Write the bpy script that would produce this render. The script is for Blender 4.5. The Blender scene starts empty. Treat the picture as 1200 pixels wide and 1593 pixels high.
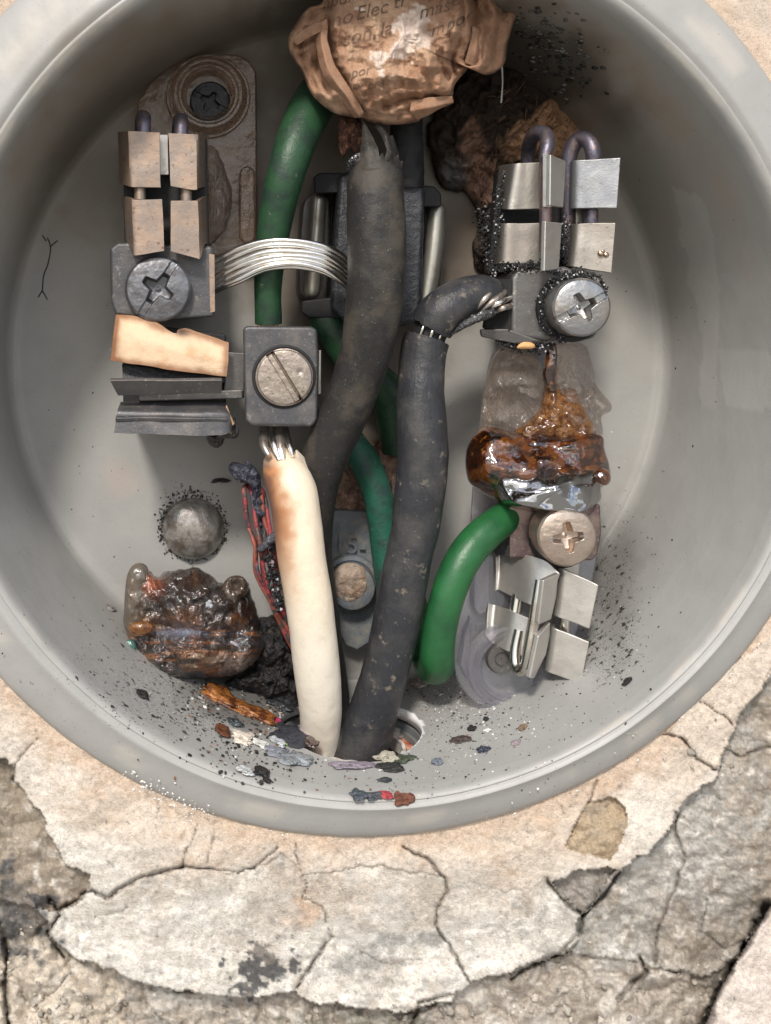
import bpy, bmesh, math, random
import numpy as np
from mathutils import Vector, Matrix, noise as mnoise
from mathutils.bvhtree import BVHTree

# ------------------------------------------------------------------ scale, camera, light
S = 0.00018            # one picture unit on the floor of the box, in metres
VX, VY, D = 300.0, 505.0, 1700.0
scene = bpy.context.scene
COL = scene.collection
R = math.radians
rng = random.Random(7)
nrng = np.random.default_rng(11)

cam_d = bpy.data.cameras.new("camera")
cam = bpy.data.objects.new("camera", cam_d)
COL.objects.link(cam)
cam.location = ((VX-600)*S, -D*S, (800-VY)*S)
cam.rotation_euler = (R(90), 0, 0)
cam_d.sensor_width = 36; cam_d.sensor_height = 36; cam_d.sensor_fit = 'VERTICAL'
cam_d.lens = 36*D/1593
cam_d.shift_x = (600-VX)/1593
cam_d.shift_y = -(796.5-VY)/1593
cam_d.clip_start = 0.002; cam_d.clip_end = 50
scene.camera = cam

sun_dir = Vector((-0.22, -0.74, 0.70)).normalized()
elev = math.asin(sun_dir.z); rot = math.atan2(sun_dir.x, sun_dir.y)
w = bpy.data.worlds.new("World"); scene.world = w; w.use_nodes = True
wn = w.node_tree.nodes; wl = w.node_tree.links
bg = wn["Background"]
sky = wn.new("ShaderNodeTexSky"); sky.sky_type = 'NISHITA'; sky.sun_disc = False
sky.sun_elevation = elev; sky.sun_rotation = rot
try: sky.dust_density = 2.0
except Exception: pass
# scattered clouds above, dull sunlit ground below the horizon
tc = wn.new("ShaderNodeTexCoord")
cn = wn.new("ShaderNodeTexNoise"); cn.inputs['Scale'].default_value = 2.6; cn.inputs['Detail'].default_value = 6
wl.new(tc.outputs['Generated'], cn.inputs['Vector'])
cr = wn.new("ShaderNodeMapRange"); cr.inputs[1].default_value = 0.46; cr.inputs[2].default_value = 0.62
wl.new(cn.outputs['Fac'], cr.inputs[0])
cm = wn.new("ShaderNodeMix"); cm.data_type = 'RGBA'
cm.inputs['B'].default_value = (12.5, 12.4, 12.3, 1)
cf = wn.new("ShaderNodeMath"); cf.operation = 'MULTIPLY'; cf.inputs[1].default_value = 0.75
wl.new(cr.outputs[0], cf.inputs[0]); wl.new(cf.outputs[0], cm.inputs['Factor'])
wl.new(sky.outputs[0], cm.inputs['A'])
sx = wn.new("ShaderNodeSeparateXYZ"); wl.new(tc.outputs['Generated'], sx.inputs[0])
hr = wn.new("ShaderNodeMapRange"); hr.inputs[1].default_value = -0.01; hr.inputs[2].default_value = 0.04
wl.new(sx.outputs['Z'], hr.inputs[0])
gm = wn.new("ShaderNodeMix"); gm.data_type = 'RGBA'
gm.inputs['A'].default_value = (3.3, 3.15, 2.95, 1)
wl.new(hr.outputs[0], gm.inputs['Factor']); wl.new(cm.outputs['Result'], gm.inputs['B'])
wl.new(gm.outputs['Result'], bg.inputs['Color'])
bg.inputs['Strength'].default_value = 0.13
sd = bpy.data.lights.new("sun", 'SUN'); sd.energy = 2.6; sd.angle = R(8); sd.color = (1.0, 0.94, 0.86)
so = bpy.data.objects.new("sun", sd); COL.objects.link(so)
so.rotation_euler = sun_dir.to_track_quat('Z', 'Y').to_euler()
so.location = (0.3, -0.5, 0.6)
vs = scene.view_settings
vs.view_transform = 'Standard'; vs.look = 'None'; vs.gamma = 1; vs.use_curve_mapping = False
vs.exposure = 0.38
try:
    scene.cycles.max_bounces = 12; scene.cycles.transmission_bounces = 10; scene.cycles.transparent_max_bounces = 12
    scene.cycles.sample_clamp_indirect = 6
except Exception: pass

# ------------------------------------------------------------------ coordinates
def kk(h): return (D-h)/D
def P(p):
    px, py, h = p; k = (D-h)/D
    return Vector(((VX+(px-VX)*k-600)*S, -h*S, (800-(VY+(py-VY)*k))*S))
def PA(a):
    a = np.asarray(a, float); k = (D-a[:, 2])/D
    return np.stack([(VX+(a[:, 0]-VX)*k-600)*S, -a[:, 2]*S, (800-(VY+(a[:, 1]-VY)*k))*S], 1)
def R2W(x, y, h):      # real floor-plane units to world
    return Vector(((x-600)*S, -h*S, (800-y)*S))
def toimg(v):
    h = -v[1]/S; k = (D-h)/D
    return ((v[0]/S+600-VX)/k+VX, (800-v[2]/S-VY)/k+VY, h)

# ------------------------------------------------------------------ noise
def _hash(ix, iy, iz, seed):
    n = (ix*374761393 + iy*668265263 + iz*2147483647 + seed*1274126177) & 0xffffffff
    n = ((n ^ (n >> 13))*1274126177) & 0xffffffff
    n = ((n ^ (n >> 16))*2246822519) & 0xffffffff
    return ((n ^ (n >> 15)) & 0xffffff)/float(0xffffff)
def vnoise(p, seed=0):
    p = np.asarray(p, float); i = np.floor(p).astype(np.int64); f = p-i; f = f*f*f*(f*(f*6-15)+10)
    x, y, z = i[..., 0], i[..., 1], i[..., 2]; r = 0
    for dx in (0, 1):
        for dy in (0, 1):
            for dz in (0, 1):
                wgt = (f[..., 0] if dx else 1-f[..., 0])*(f[..., 1] if dy else 1-f[..., 1])*(f[..., 2] if dz else 1-f[..., 2])
                r = r + wgt*_hash(x+dx, y+dy, z+dz, seed)
    return r*2-1
def fbm(p, octv=4, seed=0, gain=.5):
    p = np.asarray(p, float); a = 1; r = 0; t = 0
    for o in range(octv):
        r = r + a*vnoise(p*(2**o)+o*17.3, seed+o); t += a; a *= gain
    return r/t
def ridged(p, octv=4, seed=0):
    p = np.asarray(p, float); a = 1; r = 0; t = 0
    for o in range(octv):
        r = r + a*(1-np.abs(vnoise(p*(2**o)+o*9.1, seed+o))*2); t += a; a *= .5
    return r/t
def n2(x, y, sc, seed=0, octv=4):
    x = np.asarray(x, float); y = np.asarray(y, float)
    return fbm(np.stack([x*sc, y*sc, np.zeros_like(x)+.37*seed], -1), octv, seed)
def sstep(x, a, b):
    t = np.clip((np.asarray(x, float)-a)/(b-a), 0, 1); return t*t*(3-2*t)
def gauss(x, y, cx, cy, sx, sy=None):
    sy = sy or sx; return np.exp(-((x-cx)/sx)**2-((y-cy)/sy)**2)
def inpoly(x, y, poly):
    x = np.asarray(x, float); y = np.asarray(y, float); r = np.zeros(x.shape, bool)
    n = len(poly)
    for i in range(n):
        x1, y1 = poly[i]; x2, y2 = poly[(i+1) % n]
        if y1 == y2: continue
        c = ((y1 > y) != (y2 > y)) & (x < (x2-x1)*(y-y1)/(y2-y1)+x1); r ^= c
    return r
def dline(x, y, pl):
    d = np.full(np.shape(x), 1e9)
    for (x1, y1), (x2, y2) in zip(pl[:-1], pl[1:]):
        dx, dy = x2-x1, y2-y1; t = np.clip(((x-x1)*dx+(y-y1)*dy)/(dx*dx+dy*dy+1e-9), 0, 1)
        d = np.minimum(d, np.hypot(x-x1-t*dx, y-y1-t*dy))
    return d
def mixc(a, b, t):
    t = np.asarray(t)[..., None]; return np.asarray(a)*(1-t)+np.asarray(b)*t

# ------------------------------------------------------------------ materials
def mat(name, col=(.5, .5, .5), rough=.5, metal=0, spec=.5, trans=0, ior=1.45, layers=(), bumps=(), vc=False,
        coat=0, sss=0, coatr=.05, speck=None, stretch=None, clear=None):
    m = bpy.data.materials.new(name); m.use_nodes = True
    n = m.node_tree.nodes; l = m.node_tree.links; b = n['Principled BSDF']
    b.inputs['Roughness'].default_value = rough; b.inputs['Metallic'].default_value = metal
    b.inputs['Specular IOR Level'].default_value = spec; b.inputs['IOR'].default_value = ior
    b.inputs['Transmission Weight'].default_value = trans
    b.inputs['Coat Weight'].default_value = coat; b.inputs['Coat Roughness'].default_value = coatr
    if sss:
        b.inputs['Subsurface Weight'].default_value = sss
        b.inputs['Subsurface Radius'].default_value = (1, .6, .4); b.inputs['Subsurface Scale'].default_value = 6*S
    t = n.new('ShaderNodeTexCoord'); mp = n.new('ShaderNodeMapping'); mp.inputs['Scale'].default_value = (1/S,)*3
    l.new(t.outputs['Object'], mp.inputs['Vector'])
    def tex(kind, sc, det=4, st=None, seed=0):
        src = mp
        if st or seed:
            src = n.new('ShaderNodeMapping'); src.inputs['Scale'].default_value = st or (1, 1, 1)
            src.inputs['Location'].default_value = (seed*37.1, seed*11.7, seed*5.3)
            l.new(mp.outputs[0], src.inputs['Vector'])
        if kind == 'v':
            x = n.new('ShaderNodeTexVoronoi'); x.inputs['Scale'].default_value = sc; o = x.outputs['Distance']
        elif kind == 'w':
            x = n.new('ShaderNodeTexWave'); x.inputs['Scale'].default_value = sc; x.inputs['Distortion'].default_value = 3; o = x.outputs['Fac']
        else:
            x = n.new('ShaderNodeTexNoise'); x.inputs['Scale'].default_value = sc; x.inputs['Detail'].default_value = det
            x.inputs['Roughness'].default_value = .6; o = x.outputs['Fac']
        l.new(src.outputs[0], x.inputs['Vector']); return o
    if vc:
        a = n.new('ShaderNodeAttribute'); a.attribute_name = 'Col'; cur = a.outputs['Color']
    else:
        c = n.new('ShaderNodeRGB'); c.outputs[0].default_value = (*col, 1); cur = c.outputs[0]
    rc = None
    for i, L in enumerate(layers):
        kind, sc, lo, hi, c = L[:5]; rr = L[5] if len(L) > 5 else None; st = L[6] if len(L) > 6 else None
        o = tex(kind, sc, 5, st, i+1)
        mr = n.new('ShaderNodeMapRange'); mr.inputs[1].default_value = lo; mr.inputs[2].default_value = hi
        l.new(o, mr.inputs[0])
        mx = n.new('ShaderNodeMix'); mx.data_type = 'RGBA'
        l.new(mr.outputs[0], mx.inputs['Factor']); l.new(cur, mx.inputs['A'])
        if len(c) == 1:     # multiply the colour below by a value
            mx.blend_type = 'MULTIPLY'; mx.inputs['B'].default_value = (c[0], c[0], c[0], 1)
        else: mx.inputs['B'].default_value = (*c, 1)
        cur = mx.outputs['Result']
        if rr is not None:
            q = n.new('ShaderNodeMix'); q.data_type = 'FLOAT'; l.new(mr.outputs[0], q.inputs['Factor'])
            if rc: l.new(rc, q.inputs['A'])
            else: q.inputs['A'].default_value = rough
            q.inputs['B'].default_value = rr; rc = q.outputs['Result']
    if speck:
        a2 = n.new('ShaderNodeAttribute'); a2.attribute_name = 'Speck'
        for (sc, c, sd_) in speck:
            o = tex('n', sc, 2, None, sd_)
            ad = n.new('ShaderNodeMath'); ad.operation = 'ADD'; l.new(o, ad.inputs[0]); l.new(a2.outputs['Fac'], ad.inputs[1])
            mr = n.new('ShaderNodeMapRange'); mr.inputs[1].default_value = .80; mr.inputs[2].default_value = .90
            l.new(ad.outputs[0], mr.inputs[0])
            mx = n.new('ShaderNodeMix'); mx.data_type = 'RGBA'; l.new(mr.outputs[0], mx.inputs['Factor'])
            l.new(cur, mx.inputs['A']); mx.inputs['B'].default_value = (*c, 1); cur = mx.outputs['Result']
    l.new(cur, b.inputs['Base Color'])
    if rc: l.new(rc, b.inputs['Roughness'])
    if bumps:
        hsum = None
        for i, B in enumerate(bumps):
            kind, sc, amp = B[:3]; st = B[3] if len(B) > 3 else None
            o = tex(kind, sc, 4, st, i+7)
            mu = n.new('ShaderNodeMath'); mu.operation = 'MULTIPLY'; mu.inputs[1].default_value = amp*(.4 if metal > .3 else .75); l.new(o, mu.inputs[0])
            if hsum:
                ad = n.new('ShaderNodeMath'); ad.operation = 'ADD'; l.new(hsum, ad.inputs[0]); l.new(mu.outputs[0], ad.inputs[1]); hsum = ad.outputs[0]
            else: hsum = mu.outputs[0]
        bp = n.new('ShaderNodeBump'); bp.inputs['Distance'].default_value = S; bp.inputs['Strength'].default_value = 1
        l.new(hsum, bp.inputs['Height']); l.new(bp.outputs[0], b.inputs['Normal'])
        if coat: l.new(bp.outputs[0], b.inputs['Coat Normal'])
    if clear:           # thin clear plastic: part of the light passes straight, tinted
        tr = n.new('ShaderNodeBsdfTransparent'); tr.inputs[0].default_value = (*clear[1], 1)
        ms = n.new('ShaderNodeMixShader'); ms.inputs[0].default_value = clear[0]; out = n['Material Output']
        l.new(tr.outputs[0], ms.inputs[1]); l.new(b.outputs[0], ms.inputs[2]); l.new(ms.outputs[0], out.inputs['Surface'])
    return m

# ------------------------------------------------------------------ geometry container
class G:
    def __init__(s): s.V = []; s.F = []; s.C = []; s.X = []; s.n = 0
    def add(s, V, F, C=None, X=None):
        V = np.asarray(V, float); k = s.n
        s.V.append(V); s.F += [tuple(i+k for i in f) for f in F]
        s.C.append(np.ones((len(V), 3))*.5 if C is None else np.broadcast_to(np.asarray(C, float), (len(V), 3)))
        s.X.append(np.zeros(len(V)) if X is None else X)
        s.n += len(V); return s
def thing(name, label, cat, at, group=None):
    o = bpy.data.objects.new(name, None); COL.objects.link(o); o.location = P(at)
    o.empty_display_size = .005
    o['label'] = label; o['category'] = cat
    if group: o['group'] = group
    return o
def put(name, g, m, parent=None, at=None, smooth=True, bevel=0, angle=40, label=None, cat=None, group=None, kind=None,
        solid=0, sub=0, flip=False):
    V = np.concatenate(g.V); C = np.concatenate(g.C); X = np.concatenate(g.X)
    if parent is not None:
        O = np.array(parent.location); q = parent
        while q.parent is not None: q = q.parent; O = O+np.array(q.location)
        loc = (0, 0, 0)
    else:
        O = np.array(P(at)) if at is not None else np.array([V[:, 0].mean(), V[:, 1].max(), V[:, 2].mean()]); loc = tuple(O)
    me = bpy.data.meshes.new(name); me.from_pydata((V-O).tolist(), [], g.F); me.update()
    ca = me.color_attributes.new('Col', 'FLOAT_COLOR', 'POINT')
    ca.data.foreach_set('color', np.concatenate([C, np.ones((len(C), 1))], 1).astype(np.float32).ravel())
    if np.any(X != 0):
        at_ = me.attributes.new('Speck', 'FLOAT', 'POINT'); at_.data.foreach_set('value', X.astype(np.float32))
    o = bpy.data.objects.new(name, me); COL.objects.link(o); o.location = loc
    if parent is not None: o.parent = parent
    me.materials.append(m)
    bm = bmesh.new(); bm.from_mesh(me)
    if len(g.F) < 60000: bmesh.ops.recalc_face_normals(bm, faces=bm.faces)
    if flip: bmesh.ops.reverse_faces(bm, faces=bm.faces)
    bm.to_mesh(me); bm.free()
    if smooth:
        me.polygons.foreach_set('use_smooth', [True]*len(me.polygons))
        if angle < 180:
            try: me.set_sharp_from_angle(angle=R(angle))
            except Exception: pass
    if solid:
        md = o.modifiers.new('solid', 'SOLIDIFY'); md.thickness = solid*S; md.offset = -1
    if bevel:
        md = o.modifiers.new('bevel', 'BEVEL'); md.width = bevel*S; md.segments = 3; md.limit_method = 'ANGLE'; md.angle_limit = R(35)
        try: md.harden_normals = True
        except Exception: pass
    if sub:
        md = o.modifiers.new('sub', 'SUBSURF'); md.levels = sub; md.render_levels = sub
    if label: o['label'] = label
    if cat: o['category'] = cat
    if group: o['group'] = group
    if kind: o['kind'] = kind
    return o

def cr_spline(pts, step):
    """Catmull-Rom through rows of numbers, resampled at about `step` picture units."""
    p = np.asarray(pts, float); out = []
    q = np.vstack([2*p[0]-p[1], p, 2*p[-1]-p[-2]])
    for i in range(1, len(q)-2):
        n = max(1, int(np.linalg.norm(q[i+1][:3]-q[i][:3])/step))
        for t in np.arange(n)/n:
            a, b, c, d = q[i-1], q[i], q[i+1], q[i+2]
            out.append(.5*((2*b)+(-a+c)*t+(2*a-5*b+4*c-d)*t*t+(-a+3*b-3*c+d)*t**3))
    out.append(p[-1]); return np.array(out)
def closed_curve(pts, n):
    p = np.asarray(pts, float); m = len(p); out = []
    for i in range(m):
        a, b, c, d = p[i-1], p[i], p[(i+1) % m], p[(i+2) % m]
        for t in np.arange(8)/8: out.append(.5*((2*b)+(-a+c)*t+(2*a-5*b+4*c-d)*t*t+(-a+3*b-3*c+d)*t**3))
    o = np.array(out); o2 = np.vstack([o, o[:1]]); L = np.r_[0, np.cumsum(np.linalg.norm(np.diff(o2, axis=0), axis=1))]
    s = np.linspace(0, L[-1], n, endpoint=False)
    return np.stack([np.interp(s, L, o2[:, j]) for j in range(o.shape[1])], 1)
def tube(g, path, seg=40, step=4, amp=0, nsc=.03, seed=0, colf=None, caps=True, round_end=(0, 0), oval=1.0, raw=False, roughend=0):
    """path rows (px,py,h,r_px)"""
    p = cr_spline(path, step) if not raw else np.asarray(path, float)
    W = PA(p[:, :3]); rad = p[:, 3]*((D-p[:, 2])/D)*S
    for e in (0, 1):
        if round_end[e]:
            idx = 0 if e == 0 else -1; d = W[idx]-W[1 if e == 0 else -2]; d /= np.linalg.norm(d); r0 = rad[idx]
            add = []; ar = []
            for a in np.linspace(0.25, 1, 6)*math.pi/2:
                add.append(W[idx]+d*math.sin(a)*r0*round_end[e]); ar.append(max(r0*math.cos(a), r0*.02))
            if e == 0: W = np.vstack([add[::-1], W]); rad = np.r_[ar[::-1], rad]
            else: W = np.vstack([W, add]); rad = np.r_[rad, ar]
    n = len(W); T = np.gradient(W, axis=0); T /= np.linalg.norm(T, axis=1)[:, None]+1e-12
    N = np.zeros_like(W); ref = np.array([0, -1., 0]); v = ref-T[0]*ref.dot(T[0])
    if np.linalg.norm(v) < .2: v = np.array([1., 0, 0])-T[0]*T[0][0]
    N[0] = v/np.linalg.norm(v)
    for i in range(1, n):
        v = N[i-1]-T[i]*N[i-1].dot(T[i]); N[i] = v/np.linalg.norm(v)
    B = np.cross(T, N); th = np.linspace(0, 2*math.pi, seg, endpoint=False)
    dirs = N[:, None, :]*np.cos(th)[None, :, None]*oval + B[:, None, :]*np.sin(th)[None, :, None]
    V = W[:, None, :]+dirs*rad[:, None, None]
    if amp:
        q = V/S*nsc; d = fbm(q, 3, seed)*amp*S*np.minimum(1, rad/(8*S))[:, None]
        V = V+dirs*d[..., None]
    if roughend:
        for idx in (0, n-1):
            j = nrng.uniform(-1, 1, seg)*roughend*S; V[idx] += T[idx]*j[:, None]
    Vf = V.reshape(-1, 3); F = []
    for i in range(n-1):
        a = i*seg
        for j in range(seg):
            k = (j+1) % seg; F.append((a+j, a+k, a+seg+k, a+seg+j))
    C = None
    if colf is not None:
        s = np.repeat(np.linspace(0, 1, n), seg); t2 = np.tile(th, n)
        im = np.array([toimg(v) for v in Vf]) if len(Vf) < 60000 else None
        C = colf(im[:, 0], im[:, 1], s, t2)
    g.add(Vf, F, C)
    if caps:
        k = g.n-len(Vf)
        for idx in (0, n-1):
            c = W[idx]; cc = None if C is None else [C[idx*seg]*.8]
            base = g.n; g.add([c], [], cc)
            for j in range(seg):
                a = k+idx*seg+j; b = k+idx*seg+(j+1) % seg
                g.F.append((a, b, base))
    return g
def slab(g, pts, thick, C=None):
    V = [np.array(P(p)) for p in pts]; n = np.zeros(3)
    for i in range(len(V)): n += np.cross(V[i], V[(i+1) % len(V)])
    n /= np.linalg.norm(n)+1e-12
    if n[1] > 0: n = -n
    m = len(V); B = [v-n*thick*S for v in V]
    F = [tuple(range(m)), tuple(range(2*m-1, m-1, -1))]+[(i, (i+1) % m, m+(i+1) % m, m+i) for i in range(m)]
    return g.add(V+B, F, C)
def hexa(g, front, back, C=None):
    """front / back: same number of (px,py,h) points"""
    m = len(front); V = [P(p) for p in front]+[P(p) for p in back]
    F = [tuple(range(m)), tuple(range(2*m-1, m-1, -1))]+[(i, (i+1) % m, m+(i+1) % m, m+i) for i in range(m)]
    return g.add([tuple(v) for v in V], F, C)
def prism(g, poly, h1, h0, C=None, grow=1.0):
    """picture outline at height h1 run straight back to height h0"""
    V = [P((x, y, h1)) for x, y in poly]; c = sum(V, Vector())/len(V)
    B = [Vector(((v.x-c.x)*grow+c.x, -h0*S, (v.z-c.z)*grow+c.z)) for v in V]; m = len(V)
    F = [tuple(range(m)), tuple(range(2*m-1, m-1, -1))]+[(i, (i+1) % m, m+(i+1) % m, m+i) for i in range(m)]
    return g.add([tuple(v) for v in V+B], F, C)
def sheet(g, rows, thick, nu=14, nv=10, amp=0, seed=0, curve=True, C=None):
    """rows: lists of (px,py,h); a bent plate with real thickness"""
    A = []
    for r in rows:
        p = np.array([P(q) for q in r]); t = np.linspace(0, 1, len(p)); tt = np.linspace(0, 1, nu)
        if curve and len(p) > 2:
            L = np.r_[0, np.cumsum(np.linalg.norm(np.diff(p, axis=0), axis=1))]; L /= L[-1]
            q = cr_spline(p, np.linalg.norm(p[-1]-p[0])/40+1e-9)
            L2 = np.r_[0, np.cumsum(np.linalg.norm(np.diff(q, axis=0), axis=1))]; L2 /= L2[-1]
            A.append(np.stack([np.interp(tt, L2, q[:, j]) for j in range(3)], 1))
        else: A.append(np.stack([np.interp(tt, t, p[:, j]) for j in range(3)], 1))
    A = np.array(A); t = np.linspace(0, 1, len(A)); tv = np.linspace(0, 1, nv)
    GR = np.stack([np.stack([np.interp(tv, t, A[:, i, j]) for j in range(3)], 1) for i in range(nu)], 1)
    if amp: GR = GR+fbm(GR/S*.03, 3, seed)[..., None]*amp*S
    du = np.gradient(GR, axis=1); dv = np.gradient(GR, axis=0); N = np.cross(du, dv); N /= np.linalg.norm(N, axis=2)[..., None]+1e-15
    if N[..., 1].mean() > 0: N = -N
    Bk = GR-N*thick*S; V = np.concatenate([GR.reshape(-1, 3), Bk.reshape(-1, 3)]); m = nu*nv; F = []
    for i in range(nv-1):
        for j in range(nu-1):
            a = i*nu+j; F.append((a, a+1, a+nu+1, a+nu)); F.append((m+a, m+a+nu, m+a+nu+1, m+a+1))
    for j in range(nu-1):
        F.append((j, m+j, m+j+1, j+1)); a = (nv-1)*nu+j; F.append((a, a+1, m+a+1, m+a))
    for i in range(nv-1):
        a = i*nu; F.append((a, a+nu, m+a+nu, m+a)); a = i*nu+nu-1; F.append((a, m+a, m+a+nu, a+nu))
    return g.add(V, F, C)
def lathe(g, c, prof, seg=64, C=None, close=True):
    """prof rows (r_px at that height, h); c=(px,py) centre at the first profile height; axis along depth"""
    c0 = P((c[0], c[1], prof[0][1])); V = []; F = []
    for r, h in prof:
        rr = r*kk(prof[0][1])*S
        for j in range(seg):
            a = 2*math.pi*j/seg; V.append((c0.x+rr*math.cos(a), -h*S, c0.z+rr*math.sin(a)))
    for i in range(len(prof)-1):
        for j in range(seg):
            k = (j+1) % seg; F.append((i*seg+j, i*seg+k, (i+1)*seg+k, (i+1)*seg+j))
    if close:
        F.append(tuple(range(seg))); F.append(tuple(range((len(prof)-1)*seg, len(prof)*seg)))
    return g.add(V, F, C)
def lump(g, outline, c, h0, H, Hb, nth=150, nt=46, dome=.5, dispf=None, colf=None, disp_side=0, seed=0, sharp=2.0):
    """closed irregular body: picture outline, height profile in front and behind"""
    o = closed_curve(outline, nth); cx, cy = c; T = np.linspace(0, 1, nt)**.8
    rows = []
    for side, HH, TT in ((1, H, T), (-1, Hb, T[::-1][1:])):
        for t in TT:
            x = cx+(o[:, 0]-cx)*t; y = cy+(o[:, 1]-cy)*t
            z = h0+side*HH*(1-t**sharp)**dome; rows.append(np.stack([x, y, z+np.zeros_like(x)], 1))
    A = np.array(rows); fl = A.reshape(-1, 3)
    tt = np.repeat(np.r_[T, T[::-1][1:]], nth); front = np.repeat(np.r_[np.ones(nt), np.zeros(nt-1)], nth)
    if dispf is not None: fl = fl.copy(); fl[:, 2] += dispf(fl[:, 0], fl[:, 1], tt)*front
    if disp_side:
        dd = np.stack([n2(fl[:, 0], fl[:, 1], .05, seed+3), n2(fl[:, 0]+99, fl[:, 1], .05, seed+5)], 1)
        fl[:, :2] += dd*disp_side
    V = PA(fl); C = colf(fl[:, 0], fl[:, 1], tt) if colf is not None else None
    n = len(rows); F = []
    for i in range(n-1):
        for j in range(nth):
            k = (j+1) % nth; F.append((i*nth+j, i*nth+k, (i+1)*nth+k, (i+1)*nth+j))
    return g.add(V, F, C)
def chunk(g, c, r, seed, squash=(1, 1, .6), rotz=0, n=None, up=None, C=None, sub=2, rough=.35):
    """small irregular crumb; c world position, r world radius, up = world normal it lies on"""
    bm = bmesh.new(); bmesh.ops.create_icosphere(bm, subdivisions=sub, radius=1)
    V = np.array([v.co[:] for v in bm.verts]); F = [tuple(v.index for v in f.verts) for f in bm.faces]; bm.free()
    V = V*(1+rough*fbm(V*1.3+seed*7.7, 3, seed % 997)[:, None]*1.6)
    V = V*np.array(squash); cr_, sr = math.cos(rotz), math.sin(rotz)
    V = V@np.array([[cr_, sr, 0], [-sr, cr_, 0], [0, 0, 1]])
    u = Vector(up if up is not None else (0, -1, 0)).normalized(); a = Vector((1, 0, 0)); a = (a-u*a.dot(u)).normalized(); b = u.cross(a)
    M = np.array([a[:], b[:], u[:]]); V = V@M*r+np.array(c)
    return g.add(V, F, C)
# ================================================================== THE WALL (plaster over rubble)
WH = 325.0             # height of the plaster face above the floor of the box
LC = {}
Z_left = [(-80, 1165), (0, 1176), (24, 1190), (22, 1215), (38, 1240), (60, 1268), (82, 1305), (105, 1346), (136, 1360), (140, 1380), (118, 1400), (92, 1418), (40, 1410), (-80, 1395)]
Z_rubL = [(-80, 1395), (40, 1408), (78, 1432), (78, 1462), (120, 1490), (190, 1518), (200, 1560), (190, 1700), (-80, 1700)]
Z_slabA = [(92, 1420), (140, 1384), (168, 1396), (212, 1366), (285, 1347), (330, 1353), (372, 1356), (402, 1345), (440, 1330), (470, 1360), (474, 1395), (505, 1415), (515, 1450), (500, 1478), (478, 1512), (455, 1545), (360, 1552), (280, 1540), (190, 1520), (120, 1490), (78, 1455)]
Z_slabB = [(474, 1395), (505, 1415), (515, 1450), (500, 1478), (478, 1512), (455, 1545), (500, 1562), (620, 1572), (700, 1556), (730, 1530), (714, 1495), (694, 1470), (678, 1440), (682, 1415), (697, 1385), (690, 1362), (600, 1350), (520, 1350), (470, 1360)]
Z_slabC = [(697, 1385), (682, 1415), (678, 1440), (694, 1470), (714, 1495), (730, 1530), (800, 1508), (880, 1478), (900, 1452), (906, 1424), (880, 1405), (853, 1368), (790, 1390), (740, 1370)]
Z_stoneR = [(906, 1424), (965, 1358), (1035, 1300), (1062, 1250), (1110, 1215), (1145, 1120), (1210, 1040), (1290, 960), (1290, 1480), (1200, 1410), (1150, 1482), (1108, 1520), (1015, 1502), (880, 1478), (898, 1455)]
Z_patch = [(890, 1290), (915, 1250), (950, 1238), (975, 1262), (972, 1300), (950, 1335), (905, 1330), (880, 1318)]
Z_chip = [(856, 1372), (905, 1352), (962, 1350), (935, 1390), (905, 1424), (885, 1405)]
Z_br = [(1290, 1320), (1200, 1408), (1150, 1490), (1120, 1540), (1098, 1593), (1070, 1700), (1290, 1700)]
Z_lift = [(1035, 1143), (1063, 1150), (1085, 1180), (1112, 1196), (1150, 1120), (1180, 1080), (1240, 960), (1130, 1040), (1060, 1110)]
cracks = [([(62, 1147), (40, 1165), (26, 1188), (22, 1215)], 2.2, 4), ([(90, 1420), (140, 1386), (168, 1396), (212, 1366), (285, 1347)], 4, 11),
          ([(285, 1347), (290, 1328), (300, 1300), (308, 1284)], 2, 4), ([(285, 1347), (330, 1353), (370, 1358), (405, 1344), (432, 1318)], 2.5, 6),
          ([(458, 1314), (463, 1340), (478, 1372), (470, 1396), (504, 1414), (512, 1446), (519, 1455)], 2.2, 5), ([(519, 1455), (500, 1478), (478, 1512), (462, 1536)], 3, 9),
          ([(629, 1316), (640, 1326), (666, 1337), (688, 1362), (695, 1385), (680, 1420), (676, 1440), (694, 1466), (714, 1495), (729, 1526)], 3, 10),
          ([(1088, 1091), (1110, 1102), (1141, 1126)], 2, 6), ([(1033, 1142), (1063, 1148), (1085, 1180), (1112, 1196)], 3, 8),
          ([(853, 1368), (866, 1388), (884, 1406), (906, 1424)], 5, 14), ([(962, 1356), (935, 1395), (908, 1424), (900, 1452), (878, 1478), (820, 1506), (795, 1522)], 4, 13),
          ([(1020, 1500), (1022, 1450), (1042, 1400), (1066, 1330), (1050, 1290), (1052, 1262)], 3, 8), ([(1100, 1400), (1090, 1450), (1130, 1475), (1160, 1460)], 2.5, 5),
          ([(200, 1410), (190, 1418), (150, 1425)], 2, 4), ([(1196, 1408), (1150, 1488), (1118, 1538), (1096, 1600)], 8, 40), ([(78, 1400), (92, 1425), (76, 1452), (100, 1490)], 5, 16),
          ([(930, 1215), (922, 1235), (915, 1250)], 3, 6), ([(1130, 1165), (1150, 1178), (1200, 1160)], 3, 7), ([(335, 1290), (330, 1320), (320, 1345)], 1.5, 2),
          ([(0, 1440), (12, 1480), (8, 1540), (15, 1600)], 6, 22), ([(245, 1245), (243, 1290)], 1.2, 1.5), ([(560, 1480), (600, 1500), (660, 1490)], 1.5, 2),
          ([(960, 1555), (985, 1530), (1005, 1512), (996, 1490)], 5, 20), ([(640, 1600), (652, 1560), (700, 1548)], 4, 14)]
_rp = np.random.default_rng(5).uniform([-100, 1380], [1320, 1720], (130, 2))
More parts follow.
